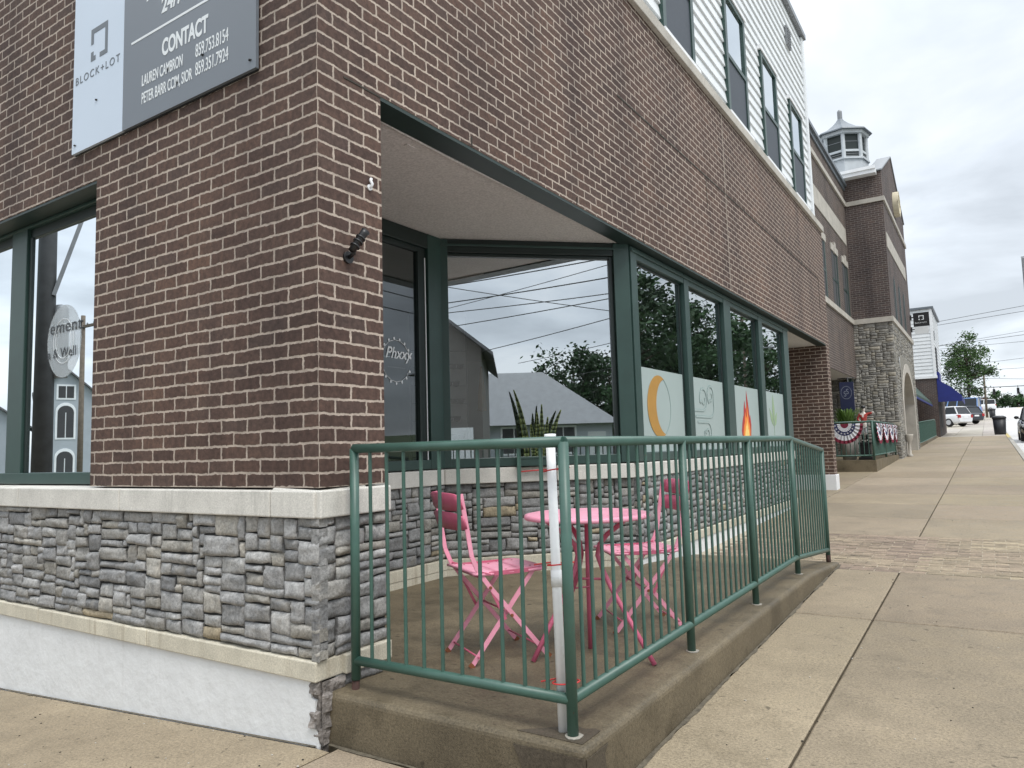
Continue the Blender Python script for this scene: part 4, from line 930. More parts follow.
sgn('24/7 ACCESS', .090, -1.255, -.62, 3.815, bold=.03); sgn('PARKING', .090, -1.41, -.98, 3.945, bold=.03)
mb = MB(); mb.box(-1.565, -.55, -.0265, -.0252, 3.727, 3.741); mb.build('rule', M['decal'], sg)
sgn('BLOCK+LOT', .05, -2.21, -1.69, 3.672, M['signdark'], .001, sp=1.3)
mb = MB()
for x0, x1, z0, z1 in ((-2.03, -1.835, 3.952, 3.985), (-1.865, -1.835, 3.775, 3.952), (-1.925, -1.865, 3.775, 3.805), (-2.03, -2.0, 3.885, 3.952), (-2.03, -1.975, 3.775, 3.805), (-2.03, -2.0, 3.805, 3.835)): mb.box(x0, x1, -.0265, -.0252, z0, z1)
mb.build('logo_mark', M['signdark'], sg)
mb = MB()
for x, z in ((-1.95, 3.50), (-.86, 3.43), (-.46, 3.27), (-2.2, 3.27)): mb.lathe([(.009, 0), (.009, .006)], (x, -.027, z), 8)
mb.build('screw_head', M['black'], sg)
sp = thing('wall_spotlight', (.0, .20, 2.2), 'small black spotlight on the brick pier', 'lamp')
mb = MB(); mb.tube([(.001, .185, 2.215), (.014, .185, 2.215)], .03, 14); mb.build('mount_plate', M['black'], sp)
mb = MB(); mb.tube([(.014, .185, 2.215), (.05, .18, 2.225), (.055, .18, 2.26)], .010, 8); mb.build('arm', M['black'], sp)
mb = MB(); mb.tube([(.05, .165, 2.235), (.08, .215, 2.325), (.085, .225, 2.34)], [.018, .020, .023], 14)
for t in (.25, .5, .72): p = Vector((.05, .165, 2.235)).lerp(Vector((.08, .215, 2.325)), t); q = p+Vector((.002, .004, .007)); mb.tube([p, q], .025, 14)
mb.build('lamp_head', M['black'], sp)
hk = thing('wall_hook', (0, .34, 2.62), 'small white cable hook near the edge of the brick pier', 'hook')
mb = MB(); mb.tube([(0, .34, 2.61), (.014, .34, 2.61), (.02, .343, 2.625), (.014, .337, 2.642), (.01, .345, 2.655)], .008, 8); mb.build('hook', M['white'], hk)
mb = MB(); mb.tube([(0, .34, 2.61), (.008, .34, 2.61)], .016, 10); mb.build('hook_plate', M['white'], hk)
# snake plant and sunglasses display behind the diagonal window
SB = BA+BU*.80+BN*.065
sn = thing('snake_plant', (SB.x, SB.y, ZCAP), 'tall snake plant in a low dark green trough on the sill of the diagonal window', 'plant')
mb = MB()
for z0, z1, k in ((ZCAP+.001, ZCAP+.075, .052), (ZCAP+.06, ZCAP+.082, .056)):
    c4 = [SB+BU*a_+BN*b_ for a_, b_ in ((-.17, k), (.17, k), (.17, -k), (-.17, -k))]
    mb.hexa([(p.x, p.y, z0) for p in c4]+[(p.x, p.y, z1) for p in c4])
mb.build('trough', M['frame'], sn, bevel=.004)
M['snake'] = leafmat('snake_leaf', (.035, .052, .026))
for k, (du_, h, ln_, wv0) in enumerate(((-.09, .60, -.10, .022), (-.03, .30, -.02, .018), (.015, .40, .00, .020), (.045, .47, .01, .018), (.075, .36, .03, .018), (.12, .42, .11, .022))):
    mb = MB(); rows = []
    for i in range(13):
        t = i/12; wv = wv0*(math.sin(math.pi*(.22+.78*t))**.8 if t < 1 else .02); c = SB+BU*(du_+ln_*t*t)+BN*(.012*math.sin(k*2.1)*t); z = ZCAP+.06+h*t
        rows.append([(*(c-BU*wv+BN*.010).xy, z), (*(c-BU*wv*.8+BN*.006).xy, z), (*c.xy, z), (*(c+BU*wv*.8+BN*.006).xy, z), (*(c+BU*wv+BN*.010).xy, z)])
    for i, (a_, b_) in enumerate(zip(rows, rows[1:])):
        for j in range(4):
            cc = (3.4, 2.9, 1.6) if j in (0, 3) else ((1, 1, 1) if (i+j*k) % 3 else (1.9, 1.7, 1.3)); mb.face([a_[j], a_[j+1], b_[j+1], b_[j]], 0, cc, True)
    o = mb.build('leaf', M['snake'], sn); sm_ = o.modifiers.new('t', 'SOLIDIFY'); sm_.thickness = .004
rk = thing('display_rack', (-1.65, 3.05, .985), 'pale display rack of thin rods behind the left edge of the diagonal window', 'rack')
RKO, RKU = Vector((-1.62, 2.86, 0)), Vector((.62, .78, 0)).normalized()
mb = MB(); q = RKO-RKU*.25; e = RKO+RKU*.30; bk = Vector((-RKU.y, RKU.x, 0))*.05
mb.hexa([(p.x+b_.x, p.y+b_.y, z) for z in (1.0, 2.55) for p, b_ in ((q, bk), (e, bk), (e, bk*1.4), (q, bk*1.4))]); mb.build('back_board', mat('display_board_white', (.62, .62, .6), .7), rk)
mb = MB()
for k in range(7):
    z = 1.22+k*.16; a, b = RKO-RKU*.24, RKO+RKU*.28; mb.tube([(a.x, a.y, z), (b.x, b.y, z)], .004, 6)
for s in (-.24, .28): p = RKO+RKU*s; mb.tube([(p.x, p.y, 1.0), (p.x, p.y, 2.5)], .006, 6)
mb.build('rod', M['grey'], rk)
def shades(p, label):
    t = thing('sunglasses', p, label, 'sunglasses', 'sunglasses on the display rack'); P = Vector(p)
    mb = MB()
    for s in (-1, 1): mb.prism([(s*.034+math.cos(a*.524)*.030*(1 if math.sin(a*.524) < 0 else 1.05), math.sin(a*.524)*.024+.0) for a in range(12)], P, RKU, (0, 0, 1), .006)
    mb.build('lens', M['black'], t)
    mb = MB(); a, b = P-RKU*.07, P+RKU*.07; mb.tube([(a.x, a.y, a.z+.02), (P.x, P.y, P.z+.018), (b.x, b.y, b.z+.02)], .006, 6); mb.build('frame', M['black'], t)
for k in range(6):
    for s in (-.10, .16):
        p = RKO+RKU*(s+(.02 if k % 2 else -.02))-bk*.25; z = 1.235+k*.16
        shades((p.x, p.y, z), 'black sunglasses on a rod of the display rack behind the diagonal window')
bo = MB(); p = RKO+RKU*.42
bo.lathe([(.008, 0), (.045, .01), (.04, .12), (.018, .34), (.01, .42)], (p.x, p.y, 1.62), 12); tag(bo.build('hanging_ornament', M['gold'], loc=(p.x, p.y, 1.62)), 'gold tapering ornament hanging beside the display rack', 'ornament')

# ---------------------------------------------------------------- second building: brick front, arched entrance tower and cupola
XW, YT, XT = -.86, 23.0, .25; YE = 30.2
b2 = thing('brick_clock_building', (XW, 18, .5), 'dark brick building with a stone arched entrance, gable and white cupola', 'building')
mb = MB()
mb.box(-8, XW, 13.15, YT, 3.18, 9.42); mb.box(-8, -2.9, 13.15, YT, .2, 3.18)
mb.build('brick_front', M['brick_far'], b2, uv=True)
mb = MB(); mb.box(-6, XT, YT, YE, 4.95, 9.72)
mb.prism([(YT, 9.72), (YE, 9.72), (26.55, 11.25), (26.35, 11.25)], (XT-.35, 0, 0), (0, 1, 0), (0, 0, 1), .35)
mb.build('brick_tower', M['brick_purple'], b2, uv=True)
mb = MB()
for a, b in (((YT-.05, 9.74), (26.4, 11.27)), ((26.5, 11.27), (YE+.05, 9.74))):
    mb.hexa([(x, y, z+dz) for dz in (0, .045) for x, (y, z) in ((XT+.04, a), (XT+.04, b), (XT-.40, b), (XT-.40, a))])
mb.build('gable_coping', M['grey'], b2)
mb = MB(); mb.prism([(YT-.25, 9.70), (YE, 9.70), (26.45, 11.1)], (-6, 0, 0), (0, 1, 0), (0, 0, 1), 5.8); mb.build('roof', M['metalroof'], b2)
mb = MB(); mb.box(-6, XT-.12, YT-.32, YT-.003, 9.62, 9.78); mb.box(-6, XT-.12, YT-.36, YT-.30, 9.74, 9.84); mb.build('gutter', M['white'], b2)
def belt(z0, z1, pr, name, m):
    mb = MB(); mb.box(-3, XW+pr, 13.16, YT-pr, z0, z1); mb.box(XW+pr+.001, XT+pr, YT-pr, YT+.2, z0, z1) if False else mb.box(XW+pr+.001, XT+pr, YT-pr, YE+.02, z0, z1)
    return mb.build(name, m, b2)
belt(4.90, 5.06, .05, 'stone_belt', M['lime']); belt(8.76, 8.90, .05, 'stone_belt', M['lime']); 
mb = MB(); mb.box(-3, XW+.10, 13.16, YT-.002, 9.42, 9.52); mb.box(-3, XW+.04, 13.16, YT-.002, 9.30, 9.42); mb.build('cornice', M['metalroof'], b2)
mb = MB(); mb.box(-2, XW+.02, 13.4, YT-.3, 7.42, 7.95); mb.box(XT-.1, XT+.02, YT+.15, YE-.9, 7.3, 7.78); mb.build('limestone_panel', M['lime'], b2)
for y0 in (14.2, 16.0, 17.8, 19.75, 21.6):
    mb = MB(); mb.box(XW-.2, XW+.004, y0, y0+.95, 5.07, 6.66, 0)
    mb.box(XW-.05, XW+.012, y0+.44, y0+.50, 5.07, 6.66, 1); mb.box(XW-.05, XW+.012, y0+.03, y0+.95, 5.8, 5.86, 1); mb.box(XW-.05, XW+.014, y0+.80, y0+.94, 5.07, 6.66, 1)
    w = mb.build('tall_window', [M['dark'], M['frame']], b2)
    q = MB(); q.box(XW-.05, XW+.03, y0-.1, y0+1.05, 6.66, 6.86); q.box(XW-.05, XW+.045, y0+.36, y0+.6, 6.64, 6.96); q.build('stone_head', M['lime'], w)
for y0 in (24.2, 25.75, 27.35):
    mb = MB(); mb.prism([(y0, 5.1), (y0+.85, 5.1), (y0+.85, 6.3), (y0+.425, 6.65), (y0, 6.3)], (XT-.1, 0, 0), (0, 1, 0), (0, 0, 1), .104); w = mb.build('tower_window', M['dark'], b2)
    q = MB(); q.box(XT-.05, XT+.02, y0+.36, y0+.46, 5.1, 6.5); q.build('window_frame', M['frame'], w)
# round cream medallion on the gable
mb = MB(); cyr, czr = 26.75, 9.62; k = 36
for t in range(k):
    a, b = 2*math.pi*t/k, 2*math.pi*(t+1)/k
    def rp_(a, r, x): return (x, cyr+math.cos(a)*r, czr+math.sin(a)*r)
    for r0, x0, r1, x1 in ((.45, XT, .45, XT+.18), (.45, XT+.18, .33, XT+.18), (.33, XT+.18, .31, XT+.08), (.31, XT+.08, .0, XT+.08)): mb.face([rp_(a, r0, x0), rp_(b, r0, x0), rp_(b, r1, x1), rp_(a, r1, x1)])
    if t % 9 == 0: mb.face([rp_(a-.1, .49, XT+.185), rp_(a+.1, .49, XT+.185), rp_(a+.1, .30, XT+.185), rp_(a-.1, .30, XT+.185)])
mb.build('round_medallion', M['creamring'], b2)
# stone lower storey of the tower with the arch
sb = MB(); gz = .35
stone_wall(sb, (XW-.9, YT, 0), (1, 0, 0), (0, -1, 0), XT-XW+.9, gz, 4.9, 71, du=.055, dv=.026, fine=.2, hang=(0, .0), kcol=.92, wmax=10, tan=0)
AY0, AY1, AZ = 24.75, 28.75, 2.5
stone_wall(sb, (XT, YT, 0), (0, 1, 0), (1, 0, 0), AY0-.32-YT, gz, 4.9, 72, du=.055, dv=.026, fine=.2, kcol=1.0, wmax=10, tan=0)
stone_wall(sb, (XT, AY1+.32, 0), (0, 1, 0), (1, 0, 0), YE-AY1-.32, gz, 4.9, 73, du=.055, dv=.026, fine=.2, kcol=1.0, wmax=10, tan=0)
stone_wall(sb, (XT, AY0-.32, 0), (0, 1, 0), (1, 0, 0), AY1-AY0+.64, 3.98, 4.9, 74, du=.055, dv=.026, fine=.2, kcol=1.0, wmax=10, tan=0)
M['stone_far'] = stone_mat('tower_stone', .86, (1.04, 1.0, .92))
sb.build('stone_tower_base', [M['stone_far'], M['lime']], b2)
def archz(y, o=0):
    t = (y-(AY0-o))/((AY1+o)-(AY0-o)); t = abs(2*t-1); return AZ+(1.05+o)*(1-t**2.2)**.75+(.0)
mb = MB(); k = 24
ysI = [AY0+(AY1-AY0)*i/k for i in range(k+1)]; ysO = [AY0-.3+(AY1-AY0+.6)*i/k for i in range(k+1)]
XF = XT+.03
for i in range(k):
    a, b, c, d = (ysI[i], archz(ysI[i])), (ysI[i+1], archz(ysI[i+1])), (ysO[i+1], archz(ysO[i+1], .3)), (ysO[i], archz(ysO[i], .3))
    mb.face([(XF, *a), (XF, *d), (XF, *c), (XF, *b)]); mb.face([(XF, *a), (XF, *b), (XF-.7, *b), (XF-.7, *a)])
    mb.face([(XF, *d), (XT-.1, *d), (XT-.1, *c), (XF, *c)])
    zt = 4.0; mb.face([(XT+.012, *d), (XT+.012, *c), (XT+.012, c[0], zt), (XT+.012, d[0], zt)], 1, (.27, .265, .25))
for y0, y1 in ((AY0-.3, AY0), (AY1, AY1+.3)): mb.box(XT-.67, XF, y0, y1, .4, AZ)
mb.build('arch_surround', [M['lime'], M['stone_far']], b2)
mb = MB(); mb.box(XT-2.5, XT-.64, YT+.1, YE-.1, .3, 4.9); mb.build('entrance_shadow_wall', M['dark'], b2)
# white octagonal cupola
CR = R(11); MB.rot = CR; cu = MB(); cc = (-1.28, 26.5, 0)
def octa(mb, r, z0, z1, m=0, r1=None): mb.lathe([(r, z0), (r1 or r, z1)], cc, 8, m, sm=False)
octa(cu, .84, 10.4, 11.34); octa(cu, .90, 11.33, 11.40); octa(cu, .82, 11.62, 11.70); octa(cu, .92, 12.28, 12.42)
for t in range(8):
    a = math.pi*t/4+CR; x, y = cc[0]+.80*math.cos(a), cc[1]+.80*math.sin(a); cu.lathe([(.07, 11.3), (.07, 12.4)], (x, y, 0), 8, sm=False)
cp_ = cu.build('cupola', M['cupwhite'], b2)
q = MB(); octa(q, .77, 11.36, 12.32); q.build('cupola_louver', M['frame_shade_louver'], cp_)
q = MB()
for z in (11.46, 11.54, 12.0): octa(q, .785, z, z+.02)
q.build('louver_slat', M['grey'], cp_)
q = MB(); q.lathe([(1.04, 12.40), (1.02, 12.45), (.68, 12.62), (.36, 12.86), (.16, 13.05), (.10, 13.14)], cc, 8, sm=False); q.build('cupola_roof', M['metalroof'], cp_)
q = MB(); q.lathe([(.085, 13.1), (.085, 13.44), (.06, 13.5)], cc, 8, sm=False); q.build('finial', M['grey'], cp_); MB.rot = 0
# recessed ground floor with green shopfront
mb = MB(); mb.box(-2.9, -2.8, 13.3, YT-.02, .3, 3.18); 
for y in (14.5, 16.2, 18.0, 19.8, 21.5, 22.6): mb.box(-2.8, -2.72, y, y+.12, .3, 3.18, 1)
mb.box(-2.8, -2.70, 13.3, YT-.02, 2.7, 3.18, 1); mb.box(-1.1, -.98, 22.72, 22.98, .4, 3.16, 1); mb.build('recessed_shopfront', [M['dark'], M['frame']], b2)
mb = MB(); mb.face([(-2.9, 13.2, 3.172), (XW-.01, 13.2, 3.172), (XW-.01, YT, 3.172), (-2.9, YT, 3.172)]); mb.build('soffit', M['soffit'], b2)
# terrace in front, with railing, bunting, statue, planter, sign
mb = MB()
for y0, y1 in ((17.62, 20.2), (20.2, 22.95)):
    mb.hexa([(-2.8, y0, .2), (.17, y0, .2), (.17, y1, .2), (-2.8, y1, .2), (-2.8, y0, .745), (.17, y0, .745), (.17, y1, .76), (-2.8, y1, .76)])
tag(mb.build('terrace_slab', M['patio'], loc=(0, 0, 0)), kind='structure')
r2 = thing('terrace_railing', (.12, 17.7, .745), 'green railing round the terrace by the stone tower, hung with bunting', 'railing')
mb = MB(); mb.tube([(-1.9, 17.7, 1.70), (.12, 17.7, 1.70), (.12, 22.6, 1.70)], .022, 8); mb.build('top_rail', M['green'], r2)
mb = MB(); mb.tube([(-1.9, 17.7, .86), (.12, 17.7, .86), (.12, 22.6, .87)], .022, 8); mb.build('bottom_rail', M['green'], r2)
for x, y in ((.12, 17.7), (-.95, 17.7), (.12, 20.2), (.12, 22.6)): mb = MB(); mb.tube([(x, y, .74), (x, y, 1.71)], .026, 8); mb.build('post', M['green'], r2)
for k in range(1, 14): mb = MB(); mb.tube([(.12-k*.105, 17.7, .86), (.12-k*.105, 17.7, 1.7)], .011, 6, caps=False); mb.build('baluster', M['green'], r2)
for k in range(1, 36): mb = MB(); mb.tube([(.12, 17.7+k*.136, .86), (.12, 17.7+k*.136, 1.7)], .013, 6, caps=False); mb.build('baluster', M['green'], r2)
def bunting(O, U, w, h, label):
    O, U = Vector(O), Vector(U); nrm = U.cross(Vector((0, 0, 1))); mb = MB(); k = 26; bands = ((.0, .22, 0), (.22, .40, 2), (.40, .60, 1), (.60, .84, 2), (.84, 1.0, 0))
    for i in range(k):
        for r0, r1, m_ in bands:
            q = []
            for a, r in ((i, r0), (i+1, r0), (i+1, r1), (i, r1)):
                th = math.pi*a/k; d = .012+.035*r*(1 if a % 2 else .2)
                p = O+U*(math.cos(th)*r*w/2)-Vector((0, 0, 1))*(math.sin(th)*r*h)+nrm*d; q.append(p)
            mb.face(q, m_)
    # navy field carries small white stars
    for i in range(9):
        th = math.pi*(i+.5)/9; p = O+U*(math.cos(th)*.50*w/2)-Vector((0, 0, 1))*(math.sin(th)*.50*h)+nrm*.06
        st = [(math.cos(R(90+36*j))*(.028 if j % 2 == 0 else .012), math.sin(R(90+36*j))*(.028 if j % 2 == 0 else .012)) for j in range(10)]
        mb.prism(st, p, U, (0, 0, 1), .002, 2)
    o = mb.build('flag_bunting', [M['flagred'], M['flagnavy'], M['flagwhite']], loc=tuple(O-Vector((0, 0, h)))); return tag(o, label, 'bunting', 'flag buntings on the terrace railing')
bunting((-.50, 17.66, 1.66), (1, 0, 0), .86, .50, 'half round flag bunting on the short end of the terrace railing, by the brick pier')
for k, (y, lb) in enumerate(((18.55, 'half round flag bunting just behind the statue, first along the street side'), (19.95, 'second pleated flag bunting along the street side of the terrace railing'), (21.3, 'third pleated flag bunting along the street side, next to last from the tower'), (22.3, 'last pleated flag bunting along the street side, beside the stone tower'))): bunting((.165, y, 1.66), (0, 1, 0), 1.3 if k < 3 else .7, .52, lb)

# ---------------------------------------------------------------- figures: one skinned surface grown from a skeleton
def skin(name, joints, bones, m, parent, sub=2, root=0):
    me = bpy.data.meshes.new(name); off = OFF.get(parent.name, Vector((0, 0, 0)))
    me.from_pydata([Vector(p)-off for p, r in joints], bones, []); o = bpy.data.objects.new(name, me); COL.objects.link(o); o.parent = parent
    sm = o.modifiers.new('skin', 'SKIN'); sm.use_smooth_shade = True
    if not me.skin_vertices: pass
    for v, (p, r) in zip(me.skin_vertices[0].data, joints): v.radius = r if isinstance(r, tuple) else (r, r)
    me.skin_vertices[0].data[root].use_root = True
    s = o.modifiers.new('sub', 'SUBSURF'); s.levels = sub; s.render_levels = sub
    me.materials.append(m); OFF[o.name] = off; return o
jx, jy, jz = -.10, 18.05, 1.19
st = thing('jockey_statue', (jx, jy, jz), 'painted jockey statue in red coat and black cap, one arm pointing', 'statue')
def J(x, y, z): return (jx+x, jy+y, jz+z)
body = [(J(0, 0, .44), .055), (J(0, 0, .56), .058), (J(0, 0, .70), .066), (J(0, 0, .755), .026), (J(.005, -.01, .83), .045), (J(.005, -.012, .865), .05),
        (J(.075, 0, .70), .03), (J(.16, -.01, .72), .024), (J(.245, -.03, .755), .018), (J(-.078, 0, .70), .03), (J(-.13, -.01, .58), .025), (J(-.06, -.05, .50), .018),
        (J(.035, 0, .40), .04), (J(.045, -.005, .22), .032), (J(.05, .01, .05), .024), (J(.06, -.05, .02), .02), (J(-.035, 0, .40), .04), (J(-.05, .0, .22), .032), (J(-.055, .02, .05), .024), (J(-.065, -.04, .02), .02)]
bl = [(0, 1), (1, 2), (2, 3), (3, 4), (4, 5), (2, 6), (6, 7), (7, 8), (2, 9), (9, 10), (10, 11), (0, 12), (12, 13), (13, 14), (14, 15), (0, 16), (16, 17), (17, 18), (18, 19)]
skin('body', body, bl, M['skin'], st)
coat = [(J(0, 0, .45), .075), (J(0, 0, .57), .066), (J(0, 0, .70), .074), (J(.08, 0, .70), .038), (J(.16, -.01, .72), .031), (J(.215, -.02, .743), .026), (J(-.085, 0, .70), .038), (J(-.14, -.01, .58), .032), (J(-.09, -.04, .52), .026)]
skin('red_coat', coat, [(0, 1), (1, 2), (2, 3), (3, 4), (4, 5), (2, 6), (6, 7), (7, 8)], M['redcoat'], st)
br = [(J(0, 0, .43), .066), (J(.04, 0, .36), .05), (J(.048, 0, .2), .042), (J(-.04, 0, .36), .05), (J(-.052, 0, .2), .042)]
skin('striped_breeches', br, [(0, 1), (1, 2), (0, 3), (3, 4)], M['flagwhite'], st)
mb = MB()
for s in (-1, 1):
    mb.tube([J(s*.048, 0, .2), J(s*.052, .012, .06)], [.036, .031], 8); mb.tube([J(s*.052, .03, .025), J(s*.06, -.06, .02)], [.03, .022], 8)
mb.build('boots', M['black'], st)
mb = MB(); mb.blob(J(.005, -.01, .885), (.056, .058, .045), 12, 8); mb.hexa([J(x, y, z) for z in (.868, .876) for x, y in ((-.04, -.05), (.05, -.05), (.04, -.105), (-.03, -.105))]); mb.build('cap', M['black'], st)
mb = MB()
for s in (-1, 1): mb.blob(J(.005+s*.018, -.060, .845), .006, 6, 4, 0)
mb.blob(J(.005, -.065, .83), (.008, .012, .01), 6, 4, 1); mb.bar(J(-.012, -.058, .805), J(.022, -.058, .805), .004, .006, m=2); mb.build('face', [M['black'], M['skin'], M['redcoat']], st)
pd = thing('statue_pedestal', (jx, jy, .75), 'dark square pedestal under the jockey statue', 'pedestal')
mb = MB(); mb.box(jx-.16, jx+.16, jy-.14, jy+.18, .75, .82); mb.box(jx-.12, jx+.12, jy-.1, jy+.14, .82, 1.13); mb.box(jx-.15, jx+.15, jy-.13, jy+.17, 1.13, 1.19); mb.build('plinth', M['black'], pd, bevel=.008)
pl = thing('planter', (-.52, 18.3, .75), 'round planter with feathery green grasses on the terrace', 'planter')
mb = MB(); mb.lathe([(.16, 0), (.22, .3), (.25, .62), (.22, .64), (.0, .60)], (-.52, 18.3, .75), 20); mb.build('pot', M['terra'], pl)
mb = MB(); rnd = random.Random(6)
for k in range(260):
    a = rnd.uniform(0, 6.28); rr = rnd.uniform(.0, .16); x, y = -.52+math.cos(a)*rr, 18.3+math.sin(a)*rr; L = rnd.uniform(.45, .85); lean = rnd.uniform(.05, .3)
    p = []; w = .012
    for t in (0, .4, .75, 1): p.append((x+math.cos(a)*lean*t*t, y+math.sin(a)*lean*t*t, 1.36+L*t-.12*t*t))
    cc = rnd.uniform(.6, 1.5); nx, ny = -math.sin(a)*w, math.cos(a)*w
    for q, r in zip(p, p[1:]): mb.face([(q[0]-nx, q[1]-ny, q[2]), (q[0]+nx, q[1]+ny, q[2]), (r[0]+nx*.7, r[1]+ny*.7, r[2]), (r[0]-nx*.7, r[1]-ny*.7, r[2])], 0, (cc, cc, cc*.8))
mb.build('grass_blades', M['leaf3'], pl)
ns = thing('terrace_sign', (-.5, 18.6, .75), 'navy blue sign on a post with a pale round monogram', 'sign')
mb = MB(); mb.box(-.70, -.36, 18.58, 18.62, 2.0, 2.78); mb.build('board', M['navy'], ns)
mb = MB(); mb.tube([(-.5, 18.64, .75), (-.5, 18.64, 2.9)], .02, 8); mb.tube([(-.74, 18.64, 2.88), (-.34, 18.64, 2.88)], .016, 8); mb.build('post', M['black'], ns)
mb = MB()
for t in range(28):
    a, b = R(t*360/28), R((t+.6)*360/28); mb.face([(-.54+math.cos(x)*r, 18.577, 2.5+math.sin(x)*r*1.3) for x, r in ((a, .135), (b, .135), (b, .12), (a, .12))])
mb.build('ring_of_dots', M['dimprint'], ns)
text('monogram', 'S', .2, (-.61, 18.577, 2.40), UX, UZ, M['dimprint'], ns, 0, .8); text('monogram', 'S', .2, (-.55, 18.576, 2.46), UX, UZ, M['dimprint'], ns, 0, .8)
lx = thing('stone_urn', (.36, 24.3, .66), 'slim pale pedestal urn beside the arch', 'urn')
mb = MB(); mb.lathe([(.08, 0), (.08, .05), (.045, .1), (.04, .38), (.06, .48), (.10, .56), (.12, .68), (.13, .72), (.0, .72)], (.36, 24.42, .66), 16); mb.build('urn', M['lime'], lx)

# blade sign on the tower
bs = thing('blade_sign', (.64, 29.8, 5.2), 'black projecting sign with a pale square logo, hung from the brick tower', 'sign')
mb = MB(); mb.box(.375, .915, 29.78, 29.82, 5.55, 6.085); mb.build('logo_board', M['black'], bs)
mb = MB(); mb.box(.40, .87, 29.785, 29.815, 5.27, 5.53); mb.build('text_board', M['siding'], bs)
mb = MB()
for z in (5.92, 5.45): mb.box(.25, .40, 29.79, 29.81, z-.02, z+.02); mb.box(.08+.19, .13+.19, 29.77, 29.83, z-.1, z+.1)
mb.build('bracket', M['black'], bs)
mb = MB()
for x0, x1, z0, z1 in ((.555, .735, 5.945, 5.975), (.705, .735, 5.80, 5.945), (.655, .705, 5.80, 5.825), (.555, .585, 5.89, 5.945), (.555, .605, 5.80, 5.825), (.555, .585, 5.825, 5.85)): mb.box(x0, x1, 29.777, 29.779, z0, z1)
mb.build('logo_mark', M['decal'], bs)
text('lettering', 'BLOCK+LOT', .075, (.42, 29.778, 5.67), UX, UZ, M['decal'], bs, 0, .95)

# ---------------------------------------------------------------- third building with awnings
b3 = thing('white_siding_building', (-1.5, 44, 1.25), 'building with white siding above dark brick and a flat roof, beyond the stone tower', 'building')
mb = MB(); mb.box(-7, .29, 44, 51.5, 1.0, 4.58); mb.box(-9, -.95, 30.25, 44, .5, 4.4); mb.build('brick_wall', M['brick_purple'], b3, uv=True)
mb = MB(); z = 4.62
while z < 8.3:
    mb.hexa([(-7, 43.97, z), (.32, 43.97, z), (.32, 50, z), (-7, 50, z), (-7, 43.995, z+.2), (.295, 43.995, z+.2), (.295, 50, z+.2), (-7, 50, z+.2)]); z += .2
mb.build('clapboard_siding', M['siding'], b3)
mb = MB(); mb.box(.20, .335, 43.955, 44.06, 4.6, 8.4); mb.box(-7, .36, 43.93, 50.02, 4.5, 4.64); mb.build('trim', M['white'], b3)
mb = MB(); mb.box(-7.1, .42, 43.9, 50.1, 8.38, 8.5); mb.build('roof_edge', M['metalroof'], b3)
mb = MB(); mb.box(.2, .305, 44.4, 45.6, 1.35, 3.9); mb.box(.2, .305, 46.2, 47.6, 1.8, 3.9); mb.box(.25, .345, 44.8, 45.9, 4.9, 6.3); mb.build('window', M['dark'], b3)
mb = MB(); mb.box(.25, .345, 44.6, 45.0, 6.7, 7.2); mb.build('wall_vent', M['grey'], b3)
def awning(name, label, prof, y0, y1, m, val=.25):
    a = thing(name, (prof[0][0], y0, prof[-1][1]), label, 'awning'); mb = MB()
    for (p, q) in zip(prof, prof[1:]): mb.hexa([(p[0], y0, p[1]-.03), (q[0], y0, q[1]-.03), (q[0], y1, q[1]-.03), (p[0], y1, p[1]-.03), (p[0], y0, p[1]), (q[0], y0, q[1]), (q[0], y1, q[1]), (p[0], y1, p[1])])
    mb.build('canopy', m, a)
    mb = MB(); x, z = prof[-1]; mb.box(x-.02, x+.012, y0, y1, z-val, z-.031); mb.build('valance', m, a)
    return a
aw = awning('shop_awning', 'dark green sloping awning with a blue front edge, between stone tower and white building', [(-.94, 4.35), (.02, 3.15)], 31.5, 43.6, M['greenaw'], .2)
q = MB(); q.hexa([(-.03, 31.49, 2.94), (.05, 31.49, 2.94), (.05, 31.49, 3.02), (-.03, 31.49, 3.06), (-.03, 43.61, 2.94), (.05, 43.61, 2.94), (.05, 43.61, 3.02), (-.03, 43.61, 3.06)]); q.build('blue_edge', M['blueaw'], aw)
aw = awning('shop_awning', 'bright blue awning jutting out over the sidewalk from the white building', [(.31, 4.45), (.95, 3.98), (1.42, 3.50)], 44.05, 49.5, M['blueaw'], .32)
q = MB(); q.prism([(.31, 4.42), (.95, 3.95), (1.42, 3.47), (1.42, 3.18), (.31, 3.18)], (0, 44.07, 0), (1, 0, 0), (0, 0, 1), .03); q.build('end_panel', M['blueaw'], aw)
q = MB(); q.box(.31, .44, 44.2, 46.0, 4.4, 4.85); q.build('upper_panel', M['blueaw'], aw)
mb = MB(); mb.tube([(.12, 31.2, 1.85), (.12, 42.6, 2.2), (.12, 43.2, 2.1), (.12, 43.45, 1.8)], .03, 8); mb.tube([(.12, 31.2, 1.0), (.12, 43.45, 1.35)], .03, 8)
for k in range(62): y = 31.2+k*.2; zb = 1.0+.35*(y-31.2)/12.25; mb.tube([(.12, y, zb-.12), (.12, y, zb+.85)], .013, 5, caps=False)
tag(mb.build('ramp_railing', M['green'], loc=(.12, 37, .9)), 'green railing along the ramp beyond the stone tower', 'railing')
mb = MB(); mb.hexa([(-.9, 30.6, .5), (.2, 30.6, .5), (.2, 43.5, .9), (-.9, 43.5, .9), (-.9, 30.6, 1.0), (.2, 30.6, 1.0), (.2, 43.5, 1.32), (-.9, 43.5, 1.32)]); tag(mb.build('ramp_slab', M['patio'], loc=(0, 0, 0)), kind='structure')

